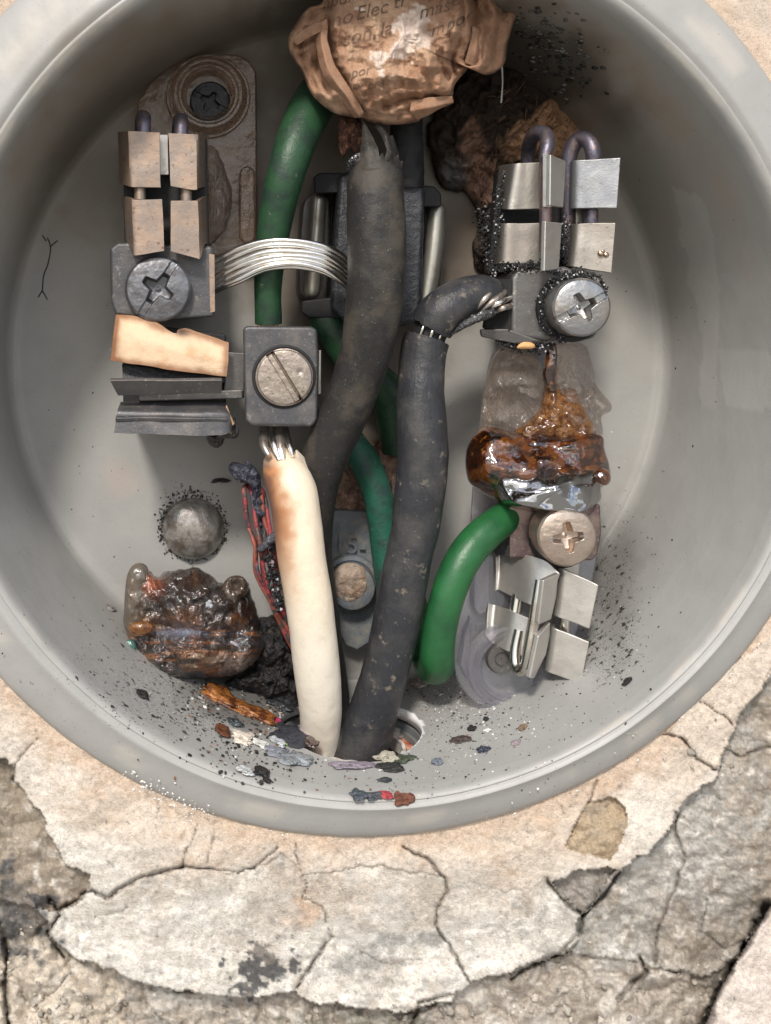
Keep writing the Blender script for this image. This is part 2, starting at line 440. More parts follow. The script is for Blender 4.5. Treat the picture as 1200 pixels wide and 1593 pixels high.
def worley(x, y, pts):
    f1 = np.full(x.shape, 1e9); f2 = f1.copy(); idx = np.zeros(x.shape, int)
    for i, (a, b) in enumerate(pts):
        d = np.hypot(x-a, y-b); m = d < f1
        f2 = np.where(m, f1, np.minimum(f2, d)); f1 = np.where(m, d, f1); idx = np.where(m, i, idx)
    return f1, f2, idx
def wall_field(x, y):
    """height, colour and region id at picture points of the wall"""
    wx = x+n2(x, y, .03, 3)*9+n2(x, y, .12, 4)*3; wy = y+n2(x+50, y, .03, 5)*9+n2(x, y+70, .12, 6)*3
    reg = np.zeros(x.shape, int)
    for i, z in ((1, Z_left), (3, Z_slabA), (4, Z_slabB), (5, Z_slabC), (6, Z_stoneR), (7, Z_patch), (8, Z_chip), (2, Z_rubL)):
        reg[inpoly(wx, wy, z)] = i
    low = (y > 1480+60*gauss(x, 0, 600, 0, 260, 1)) & (reg == 0); reg[low] = 9
    reg[(reg == 0) & (y > 1465)] = 9
    reg[inpoly(x+n2(x, y, .03, 3)*3, y, Z_br)] = 10
    reg[(reg == 0) & inpoly(wx, wy, Z_lift)] = 11
    d = np.hypot(x-565, y-540)
    base = {0: 0, 1: -34, 2: -62, 3: -3, 4: -5, 5: -2, 6: -34, 7: -8, 8: -22, 9: -46, 10: 30, 11: 4}
    h = np.zeros(x.shape)
    for k_, v in base.items(): h[reg == k_] = v
    h += -9*sstep(d, 770, 1050)+(n2(x, y, .006, 9, 3)*18+n2(x, y, .02, 10, 4)*4*sstep(d, 800, 900))*sstep(d, 770, 840)+n2(x, y, .03, 12, 5)*3.0+n2(x, y, .13, 13, 4)*1.4
    smooth0 = np.where(np.isin(reg, (0, 11, 10)), .35, 1.0)
    rough = n2(x, y, .035, 21, 6)*11+np.abs(n2(x, y, .22, 22, 3))*3.2
    h += rough*(1-np.where(np.isin(reg, (0, 11)), .85, np.where(np.isin(reg, (3, 4, 5, 10)), .72, -.25)))
    far = sstep(y, 1330, 1470); h += -far*18*np.where(reg == 10, 0, 1)
    f1, f2, idx = worley(wx, wy, _rp)
    rub = np.isin(reg, (2, 9)); bl = np.clip((f2-f1)/30+n2(x, y, .06, 32, 4)*.5, 0, 1)
    rndh = np.random.default_rng(3).uniform(-1, 1, len(_rp))[idx]
    h += np.where(rub, (np.sqrt(bl)*12-10)+rndh*7+np.abs(n2(x, y, .04, 33, 6))*18, 0)
    cx, cy = x+n2(x, y, .07, 41)*5+n2(x, y, .25, 43)*1.6, y+n2(x+31, y, .07, 42)*5+n2(x+31, y, .25, 44)*1.6
    cr = np.zeros(x.shape); dk = np.zeros(x.shape)
    for pl, wd, dp in cracks:
        dd = dline(cx, cy, pl); wd = np.maximum(wd*.60*(1+1.1*n2(x, y, .02, 88)), .5); q = np.exp(-(dd/wd)**2*1.1); h -= dp*q*1.15; cr = np.maximum(cr, q); dk = np.maximum(dk, np.exp(-(dd/(wd*4))**2)*.5)
    # ---- colour
    A = np.array
    n_a = n2(x, y, .012, 51, 5); n_b = n2(x, y, .05, 52, 5); n_c = n2(x, y, .2, 53, 4)
    c = np.zeros(x.shape+(3,)); c[:] = (.61, .515, .425)
    c = mixc(c, A([.68, .59, .50]), sstep(n_a, -.2, .5)); c = mixc(c, A([.44, .325, .235]), sstep(n_b, .05, .5)*.55)
    c = mixc(c, A([.72, .68, .62]), sstep(d, 840, 960)*sstep(n_b, -.3, .3)*.7)
    c = mixc(c, A([.58, .42, .30]), sstep(785-d+n_b*12, -14, 8)*.5)
    col = {1: (.33, .28, .22), 2: (.60, .53, .44), 6: (.43, .41, .375), 7: (.42, .33, .23), 8: (.36, .33, .295), 9: (.44, .39, .335), 10: (.66, .58, .52), 11: (.64, .55, .46)}  # left rubble zone coloured paler for the sunlight falling on it
    for k_, v in col.items(): c[reg == k_] = v
    m3 = np.isin(reg, (0, 3, 4, 5)); c = np.where(m3[..., None], mixc(c, A([.68, .645, .585]), sstep(d+n2(x, y, .015, 59, 5)*90, 800, 930)*.8), c)
    m3 = np.isin(reg, (3, 4, 5, 6)); c = np.where(m3[..., None], mixc(c, A([.74, .715, .67]), sstep(n_b+n_c*.4, .0, .5)*.55), c)
    m4 = np.isin(reg, (3, 4, 5, 6)); c = np.where(m4[..., None], mixc(c, A([.33, .31, .28]), sstep(n2(x, y, .03, 61, 6), .12, .55)*.6), c)
    c = np.where((reg == 6)[..., None], mixc(c, A([.27, .21, .15]), np.clip(sstep(x, 1090, 1200)*sstep(n_b, -.4, .3)*.7+gauss(x, y, 1070, 1470, 60, 50)*.7, 0, 1)), c)
    m2 = np.isin(reg, (1, 2, 6, 9)); c = np.where(m2[..., None], mixc(c, A([.24, .20, .155]), sstep(n2(x, y, .045, 63, 6), .05, .5)*.65), c)
    c = np.where(m2[..., None], mixc(c, A([.72, .68, .62]), sstep(n2(x, y, .07, 64, 6), .18, .5)*.7), c)
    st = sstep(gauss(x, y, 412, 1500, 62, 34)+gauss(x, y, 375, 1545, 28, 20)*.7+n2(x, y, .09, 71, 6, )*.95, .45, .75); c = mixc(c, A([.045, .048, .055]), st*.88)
    st = sstep(gauss(x, y, 470, 1420, 42, 40)+n_b*.5, .45, .9); c = mixc(c, A([.56, .34, .20]), st*.55)
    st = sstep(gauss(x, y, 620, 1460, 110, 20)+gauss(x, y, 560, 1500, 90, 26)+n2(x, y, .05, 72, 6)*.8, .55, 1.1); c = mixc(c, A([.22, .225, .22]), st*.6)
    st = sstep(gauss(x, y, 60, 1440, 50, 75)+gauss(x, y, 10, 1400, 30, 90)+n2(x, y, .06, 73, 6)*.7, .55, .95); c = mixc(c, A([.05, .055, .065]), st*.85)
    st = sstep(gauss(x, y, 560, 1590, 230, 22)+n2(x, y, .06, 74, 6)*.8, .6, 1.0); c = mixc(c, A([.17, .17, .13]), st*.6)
    c *= (1-.45*cr-.08*dk)[..., None]
    c *= (1+n_c*.26+n_b*.10+n2(x, y, .4, 77, 3)*.26*np.where(np.isin(reg, (0, 11)), .35, 1))[..., None]
    mo = np.isin(reg, (3, 4, 5, 6, 9, 2, 1)); st = sstep(n2(x, y, .10, 81, 6), .12, .30)*sstep(n2(x, y, .012, 82, 3), -.25, .25); c = np.where(mo[..., None], mixc(c, A([.30, .285, .26]), st*.55), c)
    st = sstep(n2(x, y, .028, 78, 6), .22, .42)*np.where(np.isin(reg, (0, 11)), .5, .9); c = mixc(c, A([.40, .34, .28]), st*.45)
    st = sstep(n2(x, y, .02, 79, 6), .2, .4)*np.where(np.isin(reg, (3, 4, 5, 9)), .9, .2); c = mixc(c, A([.66, .63, .58]), st*.6)
    return WH+h, np.clip(c, .015, .9), reg
m_wall = mat('weathered_plaster', rough=.92, vc=True, spec=.25, layers=(('n', .35, .50, .70, (.74,)), ('n', .12, .56, .70, (.76,)), ('n', .9, .60, .68, (.62,)), ('n', .5, .64, .70, (1.35,))), bumps=(('n', .10, 2.5), ('n', .45, 2.2), ('n', 1.3, 1.2)))
ctr = P((565, 540, WH))
wall = thing('plaster_wall', 'cracked cream plaster wall crumbling to grey rubble around the round grey box', 'wall', (565, 1500, WH))
def grid_part(x0, x1, y0, y1, st, names, hole=744, drop=0, skip=None):
    xs = np.arange(x0, x1+st*.5, st); ys = np.arange(y0, y1+st*.5, st); X, Y = np.meshgrid(xs, ys)
    H, C, Rg = wall_field(X, Y); H = H-drop
    V = PA(np.stack([X.ravel(), Y.ravel(), H.ravel()], 1)); Cf = C.reshape(-1, 3)
    nx = len(xs); i, j = np.meshgrid(np.arange(len(ys)-1), np.arange(nx-1), indexing='ij'); a = (i*nx+j)
    fx = X[:-1, :-1]+st/2; fy = Y[:-1, :-1]+st/2; keep = np.hypot(fx-565, fy-540) > hole
    if skip: keep &= ~((fx > skip[0]) & (fx < skip[1]) & (fy > skip[2]) & (fy < skip[3]))
    rg = Rg[:-1, :-1]
    for nm, ids in names:
        k = keep & (np.isin(rg, ids) if ids is not None else True)
        if not k.any(): continue
        q = a[k]; Fq = np.stack([q, q+nx, q+nx+1, q+1], 1); u, inv = np.unique(Fq, return_inverse=True); Fq = inv.reshape(-1, 4)
        g = G(); g.add(V[u], [tuple(f) for f in Fq.tolist()], Cf[u])
        yield nm, g
parts = (('plaster', (0,)), ('plaster_flap', (11,)), ('stone', (1,)), ('stone', (6,)), ('plaster_slab', (3,)), ('plaster_slab', (4,)), ('plaster_slab', (5,)),
         ('plaster_patch', (7,)), ('plaster_chip', (8,)), ('rubble', (2,)), ('rubble', (9,)), ('plaster_block', (10,)))
for nm, g in grid_part(-60, 1260, 960, 1660, 2.4, parts):
    o = put(nm, g, m_wall, wall, angle=180)
    if nm == 'rubble': o['kind'] = 'stuff'
for nm, g in grid_part(-900, 2100, -900, 2300, 12, (('outer_plaster', None),), skip=(-54, 1254, 966, 1654), hole=748): put(nm, g, m_wall, wall, angle=180)
# the mass of the wall behind its face
g = G(); x0, x1, y0, y1 = -900, 2100, -900, 2300
hexa(g, [P_ for P_ in [(x0*1.2, y0*1.2, -60), (x1*1.2, y0*1.2, -60), (x1*1.2, y1*1.2, -60), (x0*1.2, y1*1.2, -60)]], [(x0*1.2, y0*1.2, -160), (x1*1.2, y0*1.2, -160), (x1*1.2, y1*1.2, -160), (x0*1.2, y1*1.2, -160)], (.3, .27, .23))
for (a, b, c_, d_) in ((x0, x0+20, y0, y1), (x1-20, x1, y0, y1), (x0, x1, y0, y0+20), (x0, x1, y1-20, y1)):
    hexa(g, [(a, b_, WH-8) for b_ in ()] or [(a, c_, WH-14), (b, c_, WH-14), (b, d_, WH-14), (a, d_, WH-14)], [(a, c_, -58), (b, c_, -58), (b, d_, -58), (a, d_, -58)], (.3, .27, .23))
put('masonry_core', g, m_wall, wall, smooth=False)

# loose mortar crumbs lying on the rubble
g = G(); bv = {}
cl = [(60, 1560, 60, 40, 40), (30, 1480, 30, 40, 24), (880, 1540, 60, 30, 30), (1090, 1520, 30, 15, 16), (960, 1570, 80, 25, 40), (300, 1570, 160, 14, 40), (1130, 1180, 40, 30, 12), (700, 1572, 60, 14, 26)]
for cx, cy, sx_, sy_, n in cl:
    n = int(n*.8)
    xs = nrng.normal(cx, sx_, n); ys = nrng.normal(cy, sy_, n); H, C, _ = wall_field(xs, ys)
    for i in range(n):
        r = abs(nrng.normal(1.6, 2.4))+1.0; cc = np.array([.56, .51, .44])*nrng.uniform(.45, 1.05)
        chunk(g, P((xs[i], ys[i], H[i]+r*.2)), r*.8*S, int(nrng.integers(900)), (1, nrng.uniform(.5, 1), .6), nrng.uniform(0, 6), C=cc, sub=2, rough=.8)
put('mortar_crumbs', g, m_wall, None, kind='stuff', label='pale loose mortar crumbs strewn over the rubble below the box', cat='rubble crumbs', angle=180)

# ================================================================== THE BOX
def wallR(h):        # inner radius (floor units) of the box side at height h
    hs = [0, 2, 8, 18, 40, 335, 345]; rs = [497, 503, 509, 512, 514, 532, 536]
    return np.interp(h, hs, rs)
def on_bowl(px, py):
    """height where the sight line through a picture point meets the inside of the box"""
    lo, hi = 0., 352.
    f = lambda h: math.hypot(VX+(px-VX)*kk(h)-525, VY+(py-VY)*kk(h)-555)-wallR(h)
    if f(0) <= 0: return 0., Vector((0, -1, 0))
    if f(345) > 0: 
        return 348., Vector((0, -1, .35)).normalized()
    for _ in range(40):
        m = (lo+hi)/2
        if f(m) > 0: lo = m
        else: hi = m
    h = (lo+hi)/2; X = VX+(px-VX)*kk(h)-525; Y = VY+(py-VY)*kk(h)-555; q = math.hypot(X, Y)
    return h, Vector((-X/q, -.06, Y/q)).normalized()
prof = [(r, 0, 0) for r in np.linspace(1, 490, 84)]+[(495, 0.4, 0), (498.5, 2.2, 0), (500.5, 2.0, 0), (503, 2.5, 0), (507, 6, 0), (510, 12, 0), (512, 18, 0)]
prof += [(float(wallR(h)), h, 0) for h in np.linspace(24, 328, 78)]
prof += [(533, 334, 0), (534.5, 341, .05), (537, 345, .1), (540, 348, .12), (542, 348.5, .13), (544, 347.5, .15), (546, 349, .17), (549, 351.5, .2), (553, 352.5, .25), (557, 351.5, .33), (561, 349.5, .4), (575, 346, .6), (590, 341.5, .8), (600, 338, .9), (607, 335, 1), (611, 332, 1), (614.5, 327, 1), (616, 320, 1), (617, 300, 1), (617, 262, 1),
         (604, 258, 1), (560, 252, .4), (545, 240, 0), (524, -4, 0), (510, -12, 0), (300, -12, 0), (1, -12, 0)]
SEG = 540
th = np.linspace(0, 2*math.pi, SEG, endpoint=False); pr = np.array(prof)
RR = pr[:, 0][:, None]*np.ones(SEG); HH = pr[:, 1][:, None]*np.ones(SEG); SH = pr[:, 2][:, None]
wob = fbm(np.stack([np.cos(th)*2.5, np.sin(th)*2.5, th*0], 1), 3, 5)
lipm = np.clip((pr[:, 1]-200)/150, 0, 1)[:, None]
RR = RR+wob[None, :]*3.0*lipm
X = 525+RR*np.cos(th)-14*SH; Y = 555+RR*np.sin(th)-22*SH
# rolled bead that ends on the right of the lip
ang = np.degrees(th) % 360
V = np.stack([(X-600)*S, -HH*S, (800-Y)*S], -1).reshape(-1, 3)
k_ = (D-HH)/D; IX = ((X-VX)/k_+VX).ravel(); IY = ((Y-VY)/k_+VY).ravel(); Hf = HH.ravel()
C = np.zeros((len(V), 3)); C[:] = (.312, .308, .294)
na = n2(IX, IY, .006, 101, 5); nb = n2(IX, IY, .03, 102, 5)
C = mixc(C, (.335, .332, .318), sstep(na, -.2, .5)*.5)
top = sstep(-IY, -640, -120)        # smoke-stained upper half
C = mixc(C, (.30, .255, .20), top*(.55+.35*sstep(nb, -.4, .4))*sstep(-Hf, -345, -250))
soot = np.clip(gauss(IX, IY, 640, 90, 230, 190)*1.3+gauss(IX, IY, 860, 110, 90, 70)*.8+gauss(IX, IY, 975, 190, 60, 50)*.45+gauss(IX, IY, 760, 330, 70, 130)*.8+gauss(IX, IY, 130, 300, 40, 160)*.2, 0, 1)*sstep(-Hf, -345, -290)
C = mixc(C, (.055, .048, .04), sstep(soot+nb*.22, .22, 1.05)*.9)
C = mixc(C, (.20, .135, .09), sstep(gauss(IX, IY, 730, 380, 60, 90)+gauss(IX, IY, 690, 290, 50, 120)+nb*.4, .4, 1.0)*.55)
C = mixc(C, (.20, .175, .145), np.clip(gauss(IX, IY, 380, 740, 120, 90), 0, 1)*.35)
C = mixc(C, (.105, .085, .066), sstep(gauss(IX, IY, 480, 300, 190, 250)+gauss(IX, IY, 700, 330, 70, 170)*.7+gauss(IX, IY, 560, 620, 110, 240)*.8+nb*.3, .1, .85)*.92)
C = mixc(C, (.19, .16, .125), sstep(gauss(IX, IY, 150, 240, 150, 190)+gauss(IX, IY, 330, 60, 200, 60)*.8+nb*.3, .15, 1.0)*.7)
C = mixc(C, (.42, .33, .29), sstep(gauss(IX, IY, 190, 745, 36, 40)+nb*.3, .4, .9)*.35)
C = mixc(C, (.08, .075, .07), sstep(gauss(IX, IY, 330, 1080, 130, 60)*.9+gauss(IX, IY, 430, 1090, 70, 70)+nb*.35, .5, 1.15)*.7)
C = mixc(C, (.10, .095, .085), sstep(gauss(IX, IY, 550, 1030, 110, 60)+gauss(IX, IY, 640, 700, 70, 200)*.5, .3, 1.1)*.5)
C = mixc(C, (.14, .135, .125), sstep(gauss(IX, IY, 955, 890, 60, 140)+nb*.5, .2, 1.0)*.65)
C = mixc(C, (.30, .26, .2), sstep(gauss(IX, IY, 730, 1080, 90, 30)+nb*.6, .5, 1.1)*.45)
for poly in ([(1048, 285), (1090, 300), (1112, 380), (1120, 470), (1115, 640), (1088, 640), (1095, 560), (1070, 420)], [(1118, 545), (1175, 548), (1240, 560), (1240, 640), (1128, 636)]):
    e = inpoly(IX+nb*10, IY+na*12, poly); C[e] = mixc(C[e], (.44, .43, .40), .4)
# pale abraded marks on the lip
lip = (Hf > 335) & (Hf < 354)
e = lip & (np.abs(IX-1e9) < 1) & (n2(IX, IY, .04, 120, 5)+gauss(IX, IY, 270, 1245, 70, 40)*.5+gauss(IX, IY, 1000, 1100, 150, 60)*.2+gauss(IX, IY, 60, 150, 90, 90)*.3 > .52); C[e] = mixc(C[e], (.62, .60, .55), .6)
C = mixc(C, (.52, .47, .40), (sstep(np.abs(Hf-344), 5, 0)*sstep(IX*0+n2(IX, IY, .015, 130, 4)+gauss(IX, IY, 100, 110, 130, 100)*.8+gauss(IX, IY, 1080, 150, 100, 160)*.4, .1, .5))*.6)
C *= (1+nb*.06)[:, None]
X_ = np.clip(.17*gauss(IX, IY, 955, 900, 55, 130)+.16*gauss(IX, IY, 940, 1010, 60, 60)+.12*gauss(IX, IY, 200, 1020, 180, 120)+.17*gauss(IX, IY, 330, 1090, 140, 60)+.13*gauss(IX, IY, 720, 1120, 150, 60)+.14*gauss(IX, IY, 300, 770, 60, 30)+.05, 0, .22)
g = G(); F = []
n = len(pr); ii, jj = np.meshgrid(np.arange(n-1), np.arange(SEG), indexing='ij'); kk2 = (jj+1) % SEG
F = np.stack([ii*SEG+jj, ii*SEG+kk2, (ii+1)*SEG+kk2, (ii+1)*SEG+jj], -1).reshape(-1, 4).tolist()
F.append(list(range(SEG))); F.append(list(range((n-1)*SEG, n*SEG))[::-1])
g.add(V, F, C, X_)
m_box = mat('grey_box_plastic', rough=.42, vc=True, spec=.45, speck=((.09, (.03, .028, .026), 5), (.35, (.05, .045, .04), 8)),
            layers=(('n', .012, .45, .75, (.93,), .5), ('n', .25, .62, .72, (.80,)), ('n', .9, .62, .72, (.75,))), bumps=(('n', .01, 3), ('n', .8, .2)))
box = thing('meter_socket_box', 'round grey plastic electrical box with thick rim set in the plaster wall', 'electrical box', (525, 555, 0))
shell = put('housing', g, m_box, box, angle=35)
bm = bmesh.new(); bm.from_mesh(shell.data); bmesh.ops.recalc_face_normals(bm, faces=bm.faces); bm.to_mesh(shell.data); bm.free()
# cable hole in the bottom of the side wall (really cut)
HX, HHh, HR = 522.0, 158.0, 100.0
gc = G(); vs_ = []; N = 96
for z in (990, 1150):
    for j in range(N):
        a = 2*math.pi*j/N; vs_.append(tuple(R2W(HX+HR*math.cos(a), z, HHh+HR*math.sin(a))))
gc.add(vs_, [(j, (j+1) % N, N+(j+1) % N, N+j) for j in range(N)]+[tuple(range(N)), tuple(range(2*N-1, N-1, -1))], (.16, .165, .16))
cut = put('cut', gc, m_box, None, at=(525, 555, 0))
md = shell.modifiers.new('hole', 'BOOLEAN'); md.object = cut; md.operation = 'DIFFERENCE'; md.solver = 'EXACT'
bpy.context.view_layer.update(); dg = bpy.context.evaluated_depsgraph_get()
nm = bpy.data.meshes.new_from_object(shell.evaluated_get(dg), preserve_all_data_layers=True, depsgraph=dg)
shell.modifiers.clear(); shell.data = nm; nm.name = 'housing'
bpy.data.objects.remove(cut)
# thick collar of the hole going down into the wall, then the conduit
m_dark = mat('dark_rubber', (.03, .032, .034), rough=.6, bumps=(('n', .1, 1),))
m_terr = mat('terracotta', (.42, .10, .05), rough=.8, layers=(('n', .08, .45, .65, (.55, .35, .25)), ('n', .2, .6, .7, (.6,))), bumps=(('n', .2, 2),))
m_whitep = mat('pale_pipe_edge', (.55, .52, .48), rough=.7, layers=(('n', .15, .5, .7, (.3, .22, .18)),), bumps=(('n', .3, 1),))
def vpipe(g, cx, ch, y0, y1, ro, ri, seg=72, a0=0, a1=2*math.pi, C=None, jag=0):
    V = []; F = []; m = seg+1
    for (r, y) in ((ro, y0), (ro, y1), (ri, y1), (ri, y0)):
        for j in range(m):
            a = a0+(a1-a0)*j/seg; jj_ = (jag*math.sin(a*5+1)+jag*.6*math.sin(a*13)) if y == y0 else 0
            V.append(tuple(R2W(cx+r*math.cos(a), y+jj_, ch+r*math.sin(a))))
    for q in range(4):
        for j in range(seg): F.append((q*m+j, q*m+j+1, ((q+1) % 4)*m+j+1, ((q+1) % 4)*m+j))
    return g.add(V, F, C)
g = G(); vpipe(g, HX, HHh, 1088, 1125, HR+14, HR-1); vpipe(g, HX, HHh, 1096, 1104, HR-2, HR-8)
put('hole_collar', g, mat('hole_collar_plastic', (.17, .18, .18), rough=.5, bumps=(('n', .1, 1),)), box)
cond = thing('wall_conduit', 'broken reddish conduit pipe with pale edge down inside the cable hole', 'pipe', (560, 1150, 150))
g = G(); vpipe(g, HX+16, HHh-4, 1106, 1300, 78, 66, jag=3); put('pipe', g, m_terr, cond)
g = G(); vpipe(g, HX+13, HHh-4, 1100, 1118, 66, 61, jag=2); put('pipe_liner', g, m_whitep, cond)
g = G(); lathe(g, (560, 1150), [(1, 10), (160, 10)], close=False)
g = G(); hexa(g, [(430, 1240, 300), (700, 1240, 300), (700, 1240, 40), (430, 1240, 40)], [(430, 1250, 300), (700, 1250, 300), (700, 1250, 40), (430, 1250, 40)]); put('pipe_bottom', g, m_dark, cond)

# domed rivet
def dome_h(t): return math.sqrt(max(0, 1-t*t))
g = G(); lathe(g, (301, 822), [(48, 0.5)]+[(48*math.cos(a)+0, 3+26*math.sin(a)) for a in np.linspace(0.05, math.pi/2-.02, 16)], seg=80)
m_dome = mat('sooty_dome', (.42, .40, .37), rough=.2, metal=.6, spec=.6, layers=(('n', .06, .42, .62, (.19, .16, .135), .34), ('n', .3, .64, .7, (.45,))), bumps=(('n', .04, 4), ('n', .4, .5)))
put('dome', g, m_dome, box)
g = G()
for i in range(420):
    a = nrng.uniform(0, 2*math.pi) if i%3 else nrng.normal(-2.2, .9); r = 49+abs(nrng.normal(0, 3+6*max(0, n2(a*30, 0, .05, 9))+(5 if -2.9 < a < -.2 else 0)))
    if math.sin(a) > .3 and nrng.uniform() < .5: continue
    x, y = 301+r*math.cos(a), 822+r*math.sin(a)
    c_ = nrng.choice([.02, .04, .09, .3], p=[.4, .3, .2, .1])
    chunk(g, P((x, y, 1.5)), nrng.uniform(.6, 2.2)*S, i, (1, .7, .6), a, C=(c_, c_*.95, c_*.9), sub=1)
m_char = mat('char', vc=True, rough=.6, spec=.35, bumps=(('n', .3, 1.5),))
put('soot_crust', g, m_char, box, kind='stuff')

# grey cast plate with raised figures and its clay-plugged boss
m_plate = mat('slate_grey_cast', (.12, .135, .15), rough=.5, layers=(('n', .05, .48, .68, (.20, .19, .17)), ('n', .3, .6, .7, (.6,))), bumps=(('n', .08, 2), ('n', .5, .6)))
g = G(); prism(g, [(493, 800), (500, 793), (572, 796), (580, 806), (590, 900), (590, 950), (575, 1000), (556, 1012), (538, 1004), (515, 960), (500, 900)], 34, 0, grow=1.03)
put('cast_plate', g, m_plate, box, bevel=3)
def text_mesh(body, size, ext, shear=0):
    cu = bpy.data.curves.new('t', 'FONT'); cu.body = body; cu.size = size; cu.extrude = ext; cu.resolution_u = 4; cu.shear = shear
    o = bpy.data.objects.new('t', cu); COL.objects.link(o); bpy.context.view_layer.update()
    dgx = bpy.context.evaluated_depsgraph_get(); me = bpy.data.meshes.new_from_object(o.evaluated_get(dgx)); 
    V = np.array([v.co[:] for v in me.vertices]); F = [tuple(p.vertices) for p in me.polygons]
    bpy.data.objects.remove(o); bpy.data.meshes.remove(me); return V, F
V, F = text_mesh('015-', 42, 5)
q = np.stack([500+V[:, 0]*.92, 858-V[:, 1]+0.06*V[:, 0], 36.5+V[:, 2]], 1); g = G(); g.add(PA(q), F)
put('raised_number', g, m_plate, box, bevel=.8)
g = G(); lathe(g, (544, 906), [(46, 30), (46, 40), (44, 44), (38, 46), (36, 44), (35, 60), (33, 66), (28, 68)], seg=64); put('boss', g, m_plate, box)
m_clay = mat('dried_clay', (.44, .35, .28), rough=.9, layers=(('n', .06, .45, .65, (.25, .17, .12)), ('v', .05, .0, .5, (.8,))), bumps=(('n', .06, 8), ('n', .3, 3)))
g = G(); lump(g, [(522, 886), (540, 876), (562, 880), (575, 900), (570, 925), (548, 938), (525, 930), (515, 910)], (544, 906), 64, 9, 8, 70, 20, dispf=lambda x, y, t: n2(x, y, .08, 5)*4)
put('clay_plug', g, m_clay, box)
g = G(); lump(g, [(440, 728), (520, 700), (560, 690), (610, 690), (640, 740), (640, 800), (600, 815), (560, 806), (500, 800), (450, 795)], (560, 755), 6, 30, 5, 120, 30, disp_side=8, dispf=lambda x, y, t: n2(x, y, .05, 8)*14+np.abs(n2(x, y, .15, 9))*6)
put('clay_filler', g, mat('red_brown_clay', (.27, .17, .125), rough=.92, layers=(('n', .05, .45, .62, (.13, .08, .06)), ('n', .2, .58, .68, (.42, .33, .27))), bumps=(('n', .07, 6), ('n', .3, 2.5))), box)
g = G(); tube(g, [(1122, 972, 336, 3), (1132, 962, 338, 7), (1160, 928, 339, 8), (1186, 884, 339, 8), (1212, 830, 339, 8), (1228, 770, 339, 7)], 20, 4, C if False else 0)
put('rim_bead', g, m_box, box)
# hairline cracks / scratches standing on the skin of the box
g = G()
for pl in ([(74, 370), (79, 385), (75, 410), (68, 430), (66, 455)], [(72, 375), (66, 366)], [(78, 384), (90, 374)], [(66, 452), (60, 462)], [(66, 452), (74, 466)]):
    tube(g, [(x, y, on_bowl(x, y)[0]+.4, 1.0) for x, y in pl], 8, 3, C if False else 0)
put('hairline_crack', g, m_dark, box)
# ================================================================== MATERIALS OF THE FITTINGS
m_steel = mat('dull_tinned_metal', (.35, .325, .29), rough=.36, metal=.85, layers=(('n', .02, .42, .62, (.30, .27, .24), .5), ('n', .12, .60, .74, (.17, .14, .12), .6)), bumps=(('n', .05, 1.6), ('n', .6, .5)))
m_steelB = mat('bright_tinned_metal', (.52, .50, .465), rough=.34, metal=.8, layers=(('n', .03, .5, .66, (.42, .39, .36), .45), ('n', .4, .66, .74, (.20, .17, .15), .6)), bumps=(('n', .05, 1.4), ('n', .7, .5)))
m_bronze = mat('heat_browned_metal', (.34, .25, .19), rough=.42, metal=.7, layers=(('n', .03, .42, .6, (.26, .215, .185), .5), ('n', .15, .58, .7, (.15, .085, .055), .6), ('n', .5, .64, .72, (.45, .38, .33))), bumps=(('n', .08, 1.5), ('n', .8, .6)))
m_rust = mat('rusty_brown_metal', (.16, .085, .055), rough=.55, metal=.45, layers=(('n', .08, .48, .62, (.26, .15, .10)), ('n', .4, .6, .68, (.42, .32, .26))), bumps=(('n', .3, 2.2),))
m_blued = mat('heat_blued_steel', (.14, .13, .165), rough=.42, metal=.7, layers=(('n', .08, .48, .64, (.24, .18, .17)), ('n', .3, .6, .7, (.07, .06, .07))), bumps=(('n', .25, 1.5),))
m_lug = mat('blackened_lug_metal', (.082, .082, .088), rough=.46, metal=.5, layers=(('n', .03, .45, .65, (.13, .12, .115), .5), ('n', .12, .60, .70, (.22, .20, .18), .55), ('n', .5, .63, .70, (.30, .27, .25))), bumps=(('n', .1, 1.8), ('n', .6, .9)))
m_lugR = mat('grey_lug_metal', (.135, .13, .125), rough=.42, metal=.65, layers=(('n', .03, .42, .6, (.12, .11, .105), .5), ('n', .15, .60, .72, (.30, .27, .24))), bumps=(('n', .06, 2), ('n', .5, .8)))
m_lugB = mat('brown_lug_metal', (.25, .19, .17), rough=.36, metal=.75, layers=(('n', .03, .42, .6, (.14, .10, .10), .4), ('n', .2, .60, .72, (.36, .29, .25))), bumps=(('n', .06, 2), ('n', .5, .6)))
m_screwD = mat('dark_screw', (.18, .185, .20), rough=.38, metal=.8, layers=(('n', .06, .45, .62, (.12, .115, .12), .5), ('n', .5, .62, .7, (.3, .29, .28))), bumps=(('n', .05, 2), ('n', .6, .5)))
m_screwL = mat('steel_screw', (.33, .335, .34), rough=.32, metal=.9, layers=(('n', .04, .45, .62, (.33, .30, .27), .45), ('n', .5, .66, .74, (.2, .18, .17))), bumps=(('n', .05, 2), ('n', .6, .4)))
m_screwB = mat('bronzed_screw', (.52, .43, .36), rough=.3, metal=.9, layers=(('n', .04, .45, .62, (.42, .33, .27), .42), ('n', .4, .62, .7, (.25, .2, .17))), bumps=(('n', .05, 2), ('n', .6, .4)))
m_black = mat('black_moulded_plastic', (.022, .024, .03), rough=.38, spec=.55, layers=(('n', .1, .5, .68, (.05, .05, .055), .5),), bumps=(('n', .12, 3.0), ('n', .4, 1.2)))
m_void = mat('soot_black', (.012, .012, .013), rough=.7, bumps=(('n', .2, 1),))
